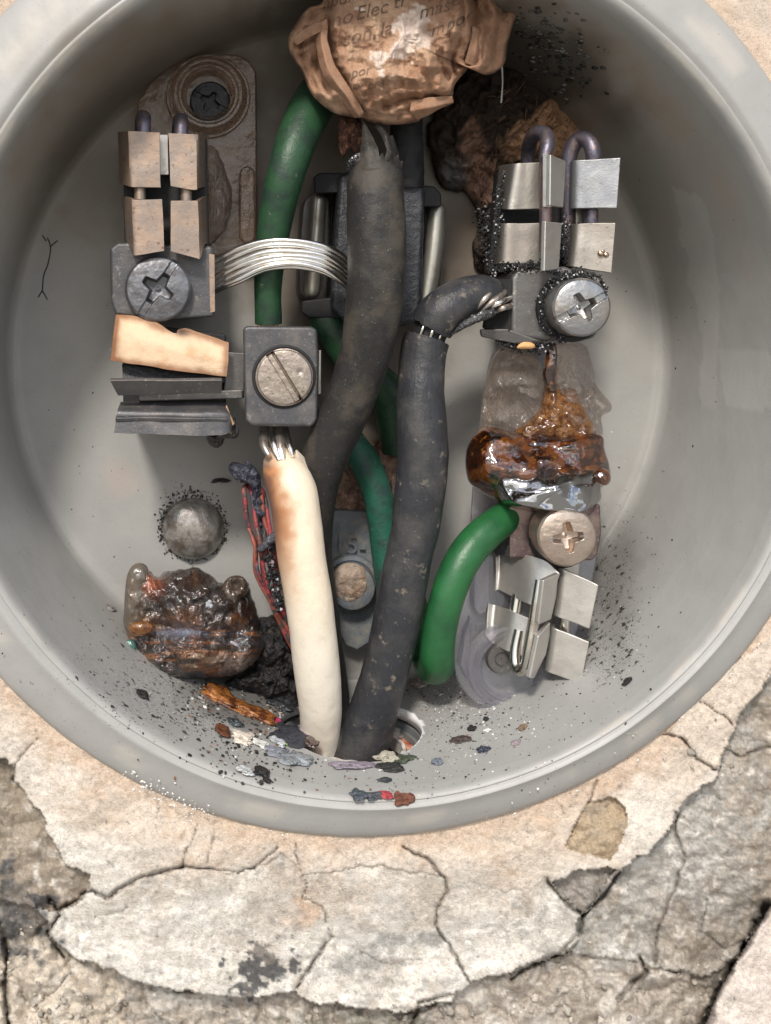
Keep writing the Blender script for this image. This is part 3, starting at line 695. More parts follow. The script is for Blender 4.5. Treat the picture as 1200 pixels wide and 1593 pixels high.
m_acr = mat('clear_acrylic', (.60, .60, .63), clear=(.46, (.93, .92, .96)), rough=.03, trans=.86, ior=1.75, spec=.8, layers=(('n', .012, .5, .75, (.80, .76, .76)),), bumps=(('n', .02, 3), ('n', .12, .5)))
m_acrB = mat('smoke_browned_acrylic', (.66, .52, .43), clear=(.55, (.84, .75, .66)), rough=.04, trans=.82, ior=1.7, layers=(('n', .02, .42, .66, (.42, .31, .24)), ('n', .15, .6, .75, (.3, .24, .2))), bumps=(('n', .025, 7), ('n', .12, 1.2)))
m_melt = mat('half_melted_clear_plastic', (.92, .84, .76), clear=(.58, (.97, .93, .88)), rough=.015, trans=.85, ior=1.8, layers=(('n', .035, .55, .7, (.72, .5, .32)),), bumps=(('n', .03, 16), ('n', .09, 3)))
m_greenL = mat('green_insulation', (.018, .105, .033), rough=.34, spec=.5, sss=.05, layers=(('n', .02, .45, .7, (.010, .065, .022), .42),), bumps=(('n', .03, 1.5), ('n', .4, .5)))
m_greenD = mat('sooty_green_insulation', (.020, .062, .028), rough=.40, spec=.45, layers=(('n', .03, .45, .62, (.016, .036, .024), .5), ('n', .09, .66, .74, (.16, .17, .11), .8)), bumps=(('n', .05, 1.5), ('n', .4, .7)))
m_blackA = mat('dusty_black_sheath', (.026, .024, .023), rough=.42, spec=.3, layers=(('n', .02, .45, .65, (.060, .052, .042), .58), ('n', .06, .56, .68, (.022, .023, .026), .4), ('n', .35, .665, .71, (.24, .21, .17), .8)), bumps=(('n', .05, 2.5), ('n', .6, .6)))
m_blackB = mat('grey_worn_sheath', (.027, .028, .032), rough=.32, spec=.38, layers=(('n', .02, .45, .65, (.055, .053, .052), .48), ('n', .06, .60, .72, (.17, .145, .11), .7), ('n', .3, .70, .74, (.42, .40, .36), .8)), bumps=(('n', .05, 2.5), ('n', .12, 1.1, (2.0, 2.0, .35)), ('n', .6, .5)))
m_white = mat('cream_insulation', rough=.42, vc=True, spec=.45, sss=.12, layers=(('n', .05, .52, .75, (.88,)), ('n', .7, .70, .74, (.45,))), bumps=(('n', .04, 2), ('n', .4, .6)))
m_alu = mat('bright_aluminium_strand', (.86, .84, .80), rough=.17, metal=1, layers=(('n', .05, .5, .75, (.70, .60, .50), .25),), bumps=(('n', .5, .3),))
m_aluD = mat('sooty_aluminium_strand', (.55, .50, .45), rough=.3, metal=.9, layers=(('n', .08, .5, .65, (.28, .2, .15), .5), ('n', .3, .6, .66, (.05, .045, .04), .7)), bumps=(('n', .5, .5),))
m_copper = mat('copper', (.62, .27, .14), rough=.3, metal=1, layers=(('n', .1, .5, .65, (.25, .11, .07), .5),), bumps=(('n', .5, .5),))
m_bead = mat('molten_metal_bead', (.55, .42, .32), rough=.15, metal=1)
m_spring = mat('spring_steel', (.58, .55, .50), rough=.22, metal=1, layers=(('n', .05, .5, .7, (.42, .36, .3), .3),))
m_rod = mat('purpled_spring_steel', (.20, .155, .16), rough=.36, metal=.8, layers=(('n', .03, .42, .62, (.30, .18, .15), .45), ('n', .2, .6, .7, (.10, .08, .09))), bumps=(('n', .4, .8),))
m_beige = mat('scorched_fibre_strip', rough=.75, vc=True, spec=.2, layers=(('n', .05, .5, .7, (.88,)), ('n', .5, .68, .72, (.55,))), bumps=(('n', .05, 3), ('n', .5, .8)))

# ------------------------------------------------------------------ shared pieces
def screw(parent, c, h, r, m, kind, rot=0, head=14, shank=None, name='screw', depth=10, dome=6, groove=None, seed=0):
    """round head with a cut recess. c picture centre at the rim height h; the head rises `head` above its seat"""
    g = G(); nt, nr = 200, 64; c0 = P((c[0], c[1], h)); k = kk(h); V = []; 
    rr = np.linspace(0, 1, nr)**.85*r; th_ = np.linspace(0, 2*math.pi, nt, endpoint=False)
    RRr, TT = np.meshgrid(rr, th_, indexing='ij'); x = RRr*np.cos(TT); y = RRr*np.sin(TT); q = RRr/r
    z = dome*np.sqrt(np.clip(1-(q*.96)**2, 0, 1)); ca, sa = math.cos(rot), math.sin(rot); u = x*ca+y*sa; v = -x*sa+y*ca
    if kind == 'cross':
        wv = lambda a, b, L, wd: sstep(-np.abs(a), -L, -L+r*.10)*sstep(-np.abs(b), -wd*(1-.55*np.abs(a)/L)-r*.03, -wd*(1-.55*np.abs(a)/L)+r*.04)
        m_ = np.maximum(wv(u, v, r*.53, r*.20), wv(v, u, r*.53, r*.20)); m_ = np.maximum(m_, sstep(-RRr, -r*.27, -r*.2))
        z -= m_*depth*1.7*(1-.35*np.clip(RRr/(r*.5), 0, 1)); z += sstep(-RRr, -r*.12, 0)*depth*.25
        z -= sstep(-np.abs(v), -r*.13, -r*.09)*sstep(np.abs(u), r*.40, r*.46)*depth*.26*(groove if groove is not None else 1)
    else:
        z -= sstep(-np.abs(v), -r*.15, -r*.12)*depth
        z -= sstep(-np.abs(v+r*.10), -r*.045, -r*.02)*depth*.3
        z -= gauss(u, v, r*.12, -r*.55, r*.10)*depth*.25
    z += n2(x, y, .06, seed+3)*1.1; z -= sstep(q, .93, 1.0)*2.2
    V = np.stack([c0.x+x*k*S, np.full_like(x, -h*S)-z*k*S, c0.z-y*k*S], -1).reshape(-1, 3)
    F = [(i*nt+j, i*nt+(j+1) % nt, (i+1)*nt+(j+1) % nt, (i+1)*nt+j) for i in range(nr-1) for j in range(nt)]
    g.add(V, F)
    base = (nr-1)*nt; prof_ = [(1.015, -1.5), (1.02, -4), (1.0, -head)]
    last = base
    for (s_, dz) in prof_:
        ring = np.stack([c0.x+r*s_*np.cos(th_)*k*S, np.full_like(th_, -(h+dz)*S), c0.z-r*s_*np.sin(th_)*k*S], -1)
        b2 = g.n; g.add(ring, []); g.F += [(last+j, last+(j+1) % nt, b2+(j+1) % nt, b2+j) for j in range(nt)]; last = b2
    g.F.append(tuple(last+j for j in range(nt)))
    o = put(name, g, m, parent, angle=50)
    if shank:
        gg = G(); lathe(gg, c, [(r*.72, h-head+1), (r*.72, h-head-shank)], 48); put('shank', gg, m, o) if False else put('screw_shank', gg, m, parent)
    return o
def granules(parent, pts, n, sp, h, jit=4, lo=.5, hi=2.1, seed=0, name='char_crust'):
    g = G(); r_ = np.random.default_rng(seed); p = cr_spline([list(q) for q in pts], 3)
    for i in range(int(n*1.35)):
        q = p[r_.integers(len(p))]; x, y = q[0]+r_.normal(0, sp), q[1]+r_.normal(0, sp); hh = q[2]+r_.uniform(-jit, jit)
        c_ = r_.choice([.012, .03, .22, .5], p=[.55, .33, .07, .05]); chunk(g, P((x, y, hh)), r_.uniform(lo, hi)*S, int(r_.integers(900)), (1, .8, .7), r_.uniform(0, 6), C=(c_, c_, c_*1.04), sub=1)  # pale grains among the char stand in for white glints
    return put(name, g, m_char, parent, kind='stuff')

# ================================================================== UPPER LEFT TERMINAL
t1 = thing('jaw_terminal', 'heat browned upright clip terminal at upper left with a dark cross-head screw and bare strands', 'terminal', (250, 350, 0))
g = G(); out = [(214, 175), (222, 150), (238, 125), (268, 102), (300, 92), (345, 84), (378, 88), (394, 104), (399, 135), (399, 380), (392, 402), (300, 404), (222, 402), (214, 380)]
prism(g, [tuple(p) for p in closed_curve(out, 90)], 34, 4, grow=1.03); put('insulator_base', g, m_acrB, t1, bevel=3)
g = G(); lathe(g, (324, 150), [(60, 34), (58, 50), (52, 57), (48, 57), (45, 53), (42, 53), (39, 57), (36, 55), (34, 46), (33, 35), (60, 34.5)], 80, close=False); put('screw_well', g, m_acrB, t1)
screw(t1, (327, 158), 44, 31, m_black, 'cross', .5, head=8, name='mounting_screw', depth=12, dome=3)
g = G(); lathe(g, (324, 150), [(66, 35), (64, 38), (61, 38), (60, 35)], 80, close=False); put('well_rim', g, m_acrB, t1)
g = G(); prism(g, [tuple(p) for p in closed_curve([(385, 258), (394, 262), (397, 275), (397, 360), (393, 374), (385, 378), (377, 374), (373, 360), (373, 275), (377, 262)], 50)], 50, 33); put('base_rib', g, m_acrB, t1, bevel=4)
g = G(); lump(g, [(322, 225), (340, 235), (352, 270), (362, 300), (358, 340), (340, 372), (322, 378), (312, 330), (314, 270)], (335, 300), 40, 26, 8, 110, 34, dispf=lambda x, y, t: n2(x, y*.5, .10, 8)*9, disp_side=5); put('melted_fold', g, m_melt, t1)
# carrier behind the clips
g = G(); hexa(g, [(192, 212, 160), (322, 215, 160), (326, 392, 160), (194, 392, 160)], [(196, 214, 30), (318, 216, 30), (322, 388, 30), (198, 388, 30)]); put('clip_carrier', g, m_void, t1, bevel=3)
g = G(); slab(g, [(244, 209, 176), (262, 209, 176), (263, 272, 176), (245, 272, 176)], 5); put('link_strip', g, m_steelB, t1, bevel=1)
def jaw(parent, name, top, bot, m, thick=6, amp=.8, seed=0):
    g = G(); sheet(g, [top, bot], thick, nu=26, nv=10, amp=amp, seed=seed); return put(name, g, m, parent, bevel=1.2, angle=45)
jaw(t1, 'clip_leaf', [(184, 205, 140), (190, 205, 178), (198, 204, 200), (205, 204, 203), (249, 206, 203)], [(186, 286, 140), (192, 287, 178), (202, 290, 200), (209, 291, 203), (250, 292, 203)], m_bronze, seed=1)
jaw(t1, 'clip_leaf', [(262, 207, 203), (303, 209, 203), (309, 209, 200), (316, 209, 178), (323, 209, 140)], [(266, 289, 203), (303, 295, 203), (309, 293, 200), (316, 291, 178), (323, 289, 140)], m_bronze, seed=2)
jaw(t1, 'clip_leaf', [(190, 306, 140), (196, 307, 178), (204, 309, 198), (210, 311, 202), (252, 310, 202)], [(194, 380, 140), (200, 382, 170), (208, 396, 198), (213, 397, 202), (256, 390, 202)], m_bronze, seed=3)
jaw(t1, 'clip_leaf', [(266, 312, 202), (304, 312, 202), (310, 312, 199), (317, 306, 178), (325, 305, 140)], [(266, 391, 202), (306, 402, 202), (312, 401, 199), (319, 381, 178), (327, 379, 140)], m_bronze, seed=4)
g = G(); tube(g, [(218, 290, 190, 9), (218, 311, 190, 9)], 24, 4)
put('clip_post', g, m_bronze, t1); g = G(); tube(g, [(290, 290, 190, 9), (290, 313, 190, 9)], 24, 4); put('clip_post', g, m_bronze, t1)
for x, y in ((223, 186), (281, 190)):
    g = G(); tube(g, [(x-3, y+70, 120, 11), (x-2, y+14, 140, 11.5), (x, y-2, 160, 12), (x+1, y+3, 184, 11.5), (x+1, y+26, 190, 11), (x+1, y+70, 188, 10)], 28, 3); put('spring_wire', g, m_blued, t1)
g = G(); hexa(g, [(171, 386, 172), (184, 377, 172), (332, 383, 172), (334, 493, 172), (250, 500, 172), (180, 490, 172), (173, 470, 172)], [(171, 388, 60), (184, 380, 60), (328, 385, 60), (330, 490, 60), (250, 496, 60), (180, 488, 60), (173, 470, 60)]); put('lug_body', g, m_lug, t1, bevel=5)
screw(t1, (246, 449), 188, 51, m_screwD, 'cross', 2.15, head=16, depth=13, dome=7)
g = G(); slab(g, [(325, 395, 173.5), (334, 396, 173.5), (335, 485, 173.5), (327, 487, 173.5)], 2); put('worn_edge', g, m_bronze, t1, bevel=.6)

# ================================================================== MIDDLE LEFT TERMINAL (lying on its side)
t2 = thing('jaw_terminal', 'blackened sideways clip terminal with a tan strip and a slotted screw at middle left', 'terminal', (340, 590, 0))
def bcol(x, y, *_):
    c = np.zeros(np.shape(x)+(3,)); c[:] = (.68, .50, .34); e = sstep(n2(x, y, .04, 201, 5), -.1, .5)
    c = mixc(c, (.55, .34, .20), e*.8); dd = dline(x, y, [(181, 489), (172, 562), (353, 587), (357, 533), (284, 512), (262, 512), (215, 492), (181, 489)])+n2(x, y, .08, 203)*4
    c = mixc(c, (.20, .075, .03), np.clip(sstep(-dd, -13, -1)*.85+sstep(-x, -200, -172)*.5, 0, 1)*.9)
    return mixc(c, (.08, .05, .035), gauss(x, y, 283, 516, 12, 8))
g = G(); sheet(g, [[(181, 489, 175), (215, 492, 182), (248, 502, 186), (262, 512, 187), (276, 518, 188), (284, 510, 188), (357, 532, 182)], [(175, 525, 190), (215, 530, 195), (250, 535, 197), (262, 540, 197), (276, 545, 197), (284, 548, 197), (356, 562, 192)], [(172, 561, 186), (215, 567, 190), (250, 572, 193), (262, 574, 193), (276, 576, 193), (284, 577, 193), (353, 586, 188)]], 6, nu=40, nv=18, amp=1.6, seed=5)
V = np.concatenate(g.V); im = np.array([toimg(v) for v in V]); g.C = [bcol(im[:, 0], im[:, 1])]; put('fibre_strip', g, m_beige, t2, bevel=1)
g = G(); hexa(g, [(190, 500, 150), (352, 520, 150), (352, 640, 150), (192, 640, 150)], [(196, 505, 30), (350, 522, 30), (350, 636, 30), (198, 636, 30)]); put('clip_carrier', g, m_void, t2, bevel=3)
g = G(); slab(g, [(190, 566, 166), (352, 588, 160), (348, 594, 170), (192, 594, 170)], 6); put('clip_leaf', g, m_black, t2, bevel=1)
jaw(t2, 'clip_leaf', [(171, 592, 205), (260, 592, 206), (346, 592, 205)], [(184, 616, 188), (262, 614, 190), (345, 612, 190)], m_lugR, thick=6, seed=7)
g = G(); hexa(g, [(216, 612, 176), (378, 606, 172), (378, 620, 172), (216, 624, 176)], [(216, 612, 120), (378, 606, 120), (378, 620, 120), (216, 624, 120)]); put('clip_bar', g, m_lugR, t2, bevel=2)
g = G(); hexa(g, [(352, 547, 158), (382, 549, 158), (380, 620, 158), (348, 616, 158)], [(352, 547, 90), (382, 549, 90), (380, 620, 90), (348, 616, 90)]); put('clip_neck', g, m_lugR, t2, bevel=2)
jaw(t2, 'clip_leaf', [(188, 625, 158), (270, 625, 160), (353, 626, 158)], [(180, 650, 196), (270, 650, 198), (354, 652, 194)], m_lug, thick=6, seed=8)
g = G(); sheet(g, [[(188, 625, 160), (270, 625, 161), (350, 626, 160), (355, 632, 158)], [(182, 640, 190), (266, 642, 192), (350, 643, 190), (358, 650, 178)], [(177, 674, 194), (262, 676, 196), (348, 677, 194), (362, 662, 180)]], 6, nu=36, nv=20, amp=1.2, seed=9); put('bent_clip_leaf', g, m_lug, t2, bevel=1)
g = G(); slab(g, [(352, 630, 170), (357, 645, 172), (364, 660, 174), (358, 664, 172), (351, 658, 170)], 4); put('fibre_scrap', g, mat('pale_fibre', (.62, .40, .25), rough=.8, bumps=(('n', .3, 1),)), t2)
g = G(); lump(g, [(322, 678), (340, 674), (352, 664), (366, 650), (372, 672), (366, 682), (352, 680), (346, 692), (336, 697), (325, 690)], (344, 682), 160, 14, 12, 70, 18, dispf=lambda x, y, t: n2(x, y, .12, 8)*6); put('charred_drip', g, mat('charred_resin', (.018, .014, .012), rough=.2, spec=.8, layers=(('n', .15, .6, .7, (.3, .2, .12)),), bumps=(('n', .15, 6), ('n', .5, 2)))
    , t2)
g = G(); tube(g, [(367, 640, 170, 1.6), (369, 660, 174, 1.4), (369, 672, 174, 3.6), (369, 677, 174, 2.5)], 12, 2); put('resin_thread', g, m_void, t2)
g = G(); hexa(g, [(378, 510, 192), (386, 507, 192), (484, 508, 192), (494, 512, 192), (496, 560, 192), (494, 654, 192), (486, 664, 192), (392, 663, 192), (382, 655, 192), (380, 580, 192)], [(380, 512, 76), (388, 509, 76), (482, 510, 76), (490, 514, 76), (492, 560, 76), (490, 650, 76), (482, 660, 76), (394, 659, 76), (385, 652, 76), (382, 580, 76)]); put('lug_body', g, m_lug, t2, bevel=5)
g = G(); lathe(g, (442, 586), [(50, 192.6), (48, 193.8), (46, 193.8), (45, 192.6)], 72, close=False); put('screw_hole_rim', g, m_void, t2)
screw(t2, (443, 587), 200, 44, mat('pitted_slotted_screw', (.40, .34, .29), rough=.38, metal=.8, layers=(('n', .05, .45, .62, (.33, .28, .25), .45), ('n', .3, .6, .68, (.13, .10, .08), .6), ('n', .8, .6, .68, (.15, .12, .1))), bumps=(('n', .08, 2.5), ('n', .7, .8))), 'slot', 1.02, head=8, depth=8, dome=3)
g = G(); prism(g, [(496, 545), (500, 545), (500, 612), (495, 614)], 150, 120); put('edge_tab', g, m_steelB, t2, bevel=.8)
# ================================================================== UPPER RIGHT TERMINAL
t3 = thing('jaw_terminal', 'grey clip terminal at upper right crusted with black char, with hooked spring wires', 'terminal', (850, 350, 0))
g = G(); hexa(g, [(775, 268, 120), (890, 262, 120), (890, 420, 120), (760, 425, 120)], [(765, 270, 6), (880, 262, 6), (880, 415, 6), (752, 425, 6)]); put('clip_carrier', g, m_void, t3, bevel=3)
g = G(); sheet(g, [[(776, 258, 120), (798, 254, 175), (822, 253, 182), (846, 252, 184)], [(774, 325, 120), (786, 326, 175), (815, 326, 182), (843, 325, 184)]], 6, nu=24, nv=12, amp=.9, seed=11); put('clip_leaf', g, m_steel, t3, bevel=1.2)
g = G(); sheet(g, [[(772, 348, 120), (782, 347, 172), (812, 347, 180), (845, 346, 184)], [(768, 412, 120), (778, 410, 172), (810, 410, 180), (845, 411, 184)]], 6, nu=24, nv=12, amp=.9, seed=12); put('clip_leaf', g, m_steel, t3, bevel=1.2)
g = G(); slab(g, [(844, 238, 226), (857, 241, 234), (856, 322, 234), (844, 322, 226)], 5); put('flag_root', g, m_steelB, t3, bevel=1)
g = G(); slab(g, [(857, 240, 236), (881, 250, 216), (877, 323, 216), (856, 320, 236)], 7); put('flag_plate', g, m_steelB, t3, bevel=1.6)
g = G(); slab(g, [(849, 344, 234), (875, 347, 214), (870, 419, 214), (847, 422, 234)], 7); put('flag_plate', g, m_steelB, t3, bevel=1.6)
g = G(); sheet(g, [[(890, 262, 130), (890, 250, 190), (925, 248, 205), (966, 245, 214)], [(888, 330, 130), (888, 325, 190), (922, 324, 205), (960, 324, 214)]], 6, nu=24, nv=12, amp=.9, seed=13)
put('wide_flag_plate', g, mat('blue_grey_tinned_metal', (.33, .335, .34), rough=.38, metal=.75, layers=(('n', .03, .45, .62, (.26, .27, .29), .5), ('n', .13, .64, .68, (.07, .065, .06), .7)), bumps=(('n', .05, 1.6), ('n', .5, .8))), t3, bevel=1.2)
g = G(); sheet(g, [[(888, 350, 130), (892, 348, 190), (925, 347, 204), (958, 347, 212)], [(884, 420, 130), (885, 414, 190), (920, 420, 204), (952, 425, 212)]], 6, nu=24, nv=12, amp=.9, seed=14); put('wide_flag_plate', g, m_steel, t3, bevel=1.2)
g = G()
for (x, y, r_) in ((935, 394, 4.5), (943, 396, 4), (938, 391, 3)): chunk(g, P((x, y, 210)), r_*S, 3, (1, 1, .8), C=(.5, .5, .5), rough=.1)
put('molten_bead', g, m_bead, t3)
g = G(); tube(g, [(848, 300, 205, 8.5), (848, 248, 205, 9), (852, 226, 200, 10.5), (850, 211, 186, 11.5), (838, 206, 170, 11), (828, 214, 150, 11), (822, 240, 120, 11), (822, 300, 110, 10)], 30, 3); put('hooked_wire', g, m_blued, t3)
g = G(); tube(g, [(851, 244, 212, 8.5), (850, 290, 214, 9.5), (849, 330, 214, 9.5), (846, 392, 210, 8)], 28, 4, amp=.8); put('straight_wire', g, m_rod, t3)
g = G(); tube(g, [(884, 400, 150, 10), (884, 330, 156, 11), (884, 262, 160, 12), (889, 232, 164, 12.5), (902, 216, 172, 12.5), (916, 220, 184, 12.5), (923, 236, 192, 12), (924, 262, 190, 11), (922, 310, 186, 10), (920, 340, 186, 10), (918, 400, 180, 10)], 32, 3, amp=.6); put('hooked_wire', g, m_blued, t3)
g = G(); prism(g, [(896, 322), (922, 322), (922, 352), (896, 352)], 170, 120); put('clip_post', g, m_steel, t3, bevel=1)
g = G(); hexa(g, [(800, 420, 188), (880, 414, 196), (925, 430, 196), (936, 452, 196), (938, 505, 196), (925, 528, 196), (845, 531, 192), (800, 528, 188), (793, 515, 186), (795, 432, 186)], [(770, 425, 60), (840, 420, 60), (890, 432, 60), (900, 452, 60), (900, 500, 60), (890, 520, 60), (820, 522, 60), (768, 520, 60), (762, 512, 60), (763, 435, 60)]); put('lug_body', g, m_lugR, t3, bevel=8)
g = G(); hexa(g, [(766, 434, 168), (796, 434, 190), (794, 516, 190), (752, 512, 168)], [(762, 436, 120), (790, 436, 120), (790, 512, 120), (750, 510, 120)]); put('lug_mouth', g, m_void, t3, bevel=2)
g = G(); hexa(g, [(746, 512, 172), (790, 512, 190), (845, 531, 192), (800, 534, 190), (748, 524, 172)], [(746, 512, 90), (790, 512, 90), (845, 531, 90), (800, 530, 90), (748, 522, 90)]); put('lug_sill', g, m_lugR, t3, bevel=3)
screw(t3, (905, 478), 240, 45, m_screwL, 'cross', -.48, head=44, depth=15, dome=8, groove=1.3)
g = G(); lathe(g, (886, 479), [(53, 190), (53, 200), (50, 203), (45, 203)], 72, close=False); put('screw_collar', g, m_void, t3)
granules(t3, [(790, 270, 150), (778, 300, 160), (776, 340, 165), (770, 380, 168), (762, 420, 168)], 300, 4.5, 150, seed=1)
granules(t3, [(765, 428, 178), (780, 416, 184), (800, 414, 190), (830, 412, 192), (850, 416, 196), (872, 424, 198)], 330, 3.5, 180, seed=2)
granules(t3, [(905, 424, 214), (880, 428, 212), (860, 440, 208), (846, 462, 204), (842, 485, 202), (850, 508, 202), (866, 524, 204), (878, 530, 204)], 420, 3.6, 180, seed=3)
granules(t3, [(905, 424, 214), (925, 428, 214), (936, 440, 212), (940, 452, 210)], 120, 2.6, 180, seed=4)
granules(t3, [(778, 530, 172), (800, 536, 176), (830, 540, 180), (860, 536, 184)], 300, 4.5, 170, seed=6)
granules(t3, [(884, 345, 180), (880, 390, 180), (890, 420, 180)], 160, 6, 170, seed=7)
granules(t3, [(752, 320, 40), (758, 350, 60), (762, 390, 90)], 180, 7, 60, lo=1, hi=3, seed=8)
g = G(); lump(g, [(804, 541), (812, 532), (824, 531), (832, 536), (830, 542), (815, 543)], (818, 537), 186, 6, 4, 40, 10); put('orange_crumb', g, mat('orange_residue', (.62, .36, .16), rough=.7, bumps=(('n', .2, 2),)), t3)

# ================================================================== LOWER RIGHT TERMINAL
t4 = thing('jaw_terminal', 'clean grey clip terminal on a clear acrylic base at lower right with a bronzed screw', 'terminal', (850, 930, 0))
bpts = [(762, 560), (775, 545), (800, 535), (880, 535), (912, 545), (925, 590), (928, 700), (930, 860), (905, 960), (880, 1050), (850, 1075), (815, 1095), (765, 1102), (735, 1090), (710, 1055), (703, 1000), (712, 930), (728, 860), (735, 760), (745, 660)]
bh = lambda y: 60+(y-540)*.2
cb = closed_curve(bpts, 140); g = G(); hexa(g, [(p[0], p[1], bh(p[1])) for p in cb], [(p[0], p[1], bh(p[1])-42) for p in cb]); put('insulator_base', g, m_acr, t4, bevel=3)
UP = lambda rows: [[(x, y, max(h, bh(y)+6)) for x, y, h in r] for r in rows]
g = G(); lathe(g, (790, 1035), [(66, 158), (66, 168), (64, 173), (59, 174), (56, 170), (53, 169), (50, 173), (47, 172), (44, 164), (40, 160.5), (66, 158.5)], 96, close=False); put('screw_well', g, m_acr, t4)
g = G(); lathe(g, (780, 1024), [(24, 162), (22, 168), (12, 168), (10, 163), (1, 163)], 48, close=False); put('well_sleeve', g, m_lugR, t4)
g = G(); prism(g, [tuple(p) for p in closed_curve([(750, 864), (758, 868), (762, 880), (762, 930), (757, 950), (748, 956), (740, 950), (737, 935), (738, 885), (742, 868)], 50)], 158, 130); put('base_rib', g, m_acr, t4, bevel=3)
g = G(); prism(g, [(724, 985), (735, 960), (728, 1060), (716, 1035)], 172, 150); put('base_rib', g, m_acr, t4, bevel=3)
for cx in (737, 748):
    g = G(); lathe(g, (cx, 976), [(7, 147), (7, 150), (5.5, 150), (5.5, 147)], 30, close=False); put('moulded_mark', g, m_acr, t4)
g = G(); hexa(g, [(808, 880, 140), (885, 880, 140), (868, 1036, 166), (800, 1008, 166)], [(806, 880, 100), (880, 880, 100), (864, 1030, 120), (774, 1000, 120)]); put('clip_carrier', g, m_lugR, t4, bevel=3)
g = G(); sheet(g, UP([[(772, 866, 90), (782, 860, 130), (815, 863, 165), (848, 872, 190), (870, 892, 205)], [(772, 920, 90), (776, 918, 130), (800, 930, 165), (824, 941, 190), (850, 950, 202)]]), 6, nu=30, nv=14, amp=.8, seed=21); put('clip_leaf', g, m_steelB, t4, bevel=1.2)
g = G(); sheet(g, UP([[(760, 938, 90), (772, 942, 140), (795, 950, 172), (822, 962, 190)], [(756, 990, 90), (766, 1000, 150), (788, 1012, 178), (812, 1021, 192)]]), 6, nu=30, nv=14, amp=.8, seed=22); put('clip_leaf', g, m_steelB, t4, bevel=1.2)
g = G(); slab(g, [(846, 903, 232), (870, 892, 214), (866, 930, 214), (858, 964, 214), (839, 972, 232), (838, 966, 232)], 7); put('flag_plate', g, m_steelB, t4, bevel=1.6)
g = G(); slab(g, [(838, 990, 230), (857, 968, 212), (856, 990, 212), (850, 1018, 212), (832, 1056, 230), (824, 1055, 230)], 7); put('flag_plate', g, m_steelB, t4, bevel=1.6)
g = G(); sheet(g, [[(868, 880, 150), (872, 884, 190), (900, 896, 202), (931, 911, 212)], [(862, 950, 150), (862, 958, 190), (890, 968, 202), (917, 979, 212)]], 6, nu=24, nv=12, amp=.8, seed=23); put('wide_flag_plate', g, m_steelB, t4, bevel=1.2)
g = G(); sheet(g, [[(858, 968, 150), (858, 975, 190), (886, 986, 202), (917, 999, 212)], [(850, 1040, 150), (849, 1044, 190), (876, 1054, 202), (904, 1064, 212)]], 6, nu=24, nv=12, amp=.8, seed=24); put('wide_flag_plate', g, m_steelB, t4, bevel=1.2)
g = G(); tube(g, [(841, 903, 208, 8), (836, 935, 212, 8.2), (830, 975, 214, 8.4), (823, 1015, 216, 8.4), (818, 1036, 213, 8.6), (810, 1044, 204, 8.6), (803, 1036, 194, 8.6), (802, 1012, 186, 8.4), (808, 980, 182, 8)], 30, 3); put('spring_wire', g, m_spring, t4)
g = G(); tube(g, [(880, 950, 176, 9), (877, 992, 176, 9)], 28, 4); put('clip_post', g, m_spring, t4)
g = G(); tube(g, [(806, 925, 160, 9), (800, 962, 164, 9)], 28, 4); put('clip_post', g, m_spring, t4)
g = G(); hexa(g, [(792, 784, 166), (934, 784, 172), (936, 830, 172), (930, 862, 172), (922, 872, 172), (792, 868, 166)], [(788, 786, 80), (915, 786, 80), (916, 830, 80), (912, 858, 80), (906, 866, 80), (788, 864, 80)]); put('lug_body', g, m_lugB, t4, bevel=3)
screw(t4, (882, 835), 214, 46, m_screwB, 'cross', 1.45, head=38, depth=14, dome=9, groove=0)
g = G(); slab(g, [(840, 843, 217), (862, 839, 222), (862, 836, 222), (840, 841, 217)], 3); put('slot_burr', g, m_screwL, t4)
g = G(); slab(g, [(903, 833, 222), (926, 828, 217), (926, 831, 217), (903, 836, 222)], 3); put('slot_burr', g, m_screwL, t4)
g = G(); lathe(g, (870, 833), [(48, 172), (48, 184), (45, 187), (40, 187)], 72, close=False); put('screw_collar', g, m_void, t4)
g = G(); hexa(g, [(778, 782, 150), (793, 782, 158), (793, 868, 158), (770, 862, 140), (762, 845, 130), (776, 830, 140)], [(778, 784, 90), (793, 784, 90), (793, 864, 90), (770, 860, 90), (762, 845, 90), (776, 830, 90)]); put('lug_mouth', g, m_lug, t4, bevel=2)
g = G(); slab(g, [(878, 868, 160), (902, 870, 160), (900, 900, 160), (876, 896, 160)], 8); put('neck_plate', g, m_steelB, t4, bevel=1)

# ================================================================== CENTRE BLOCK
t5 = thing('terminal_block', 'black ribbed plastic block between two upright metal pins behind the torn black cable', 'terminal block', (590, 390, 0))
g = G(); hexa(g, [(528, 275, 118), (550, 262, 122), (640, 280, 122), (662, 292, 118), (655, 500, 118), (630, 508, 122), (540, 506, 122), (514, 480, 118)], [(520, 275, 4), (550, 265, 4), (640, 282, 4), (655, 294, 4), (648, 496, 4), (630, 500, 4), (540, 500, 4), (512, 478, 4)]); put('block_body', g, m_black, t5, bevel=8)
g = G(); hexa(g, [(488, 276, 96), (496, 269, 96), (536, 269, 96), (534, 300, 96), (490, 302, 96)], [(488, 276, 4), (496, 270, 4), (534, 270, 4), (532, 298, 4), (490, 300, 4)]); put('block_ear', g, m_void, t5, bevel=3)
g = G(); hexa(g, [(652, 288, 96), (676, 290, 96), (687, 302, 96), (686, 322, 96), (652, 322, 96)], [(650, 288, 4), (676, 290, 4), (685, 302, 4), (684, 320, 4), (650, 320, 4)]); put('block_ear', g, m_void, t5, bevel=3)
g = G(); hexa(g, [(470, 468, 88), (540, 460, 88), (540, 496, 88), (480, 494, 88), (468, 486, 88)], [(472, 468, 4), (538, 462, 4), (538, 494, 4), (482, 492, 4), (470, 484, 4)]); put('block_foot', g, m_void, t5, bevel=3)
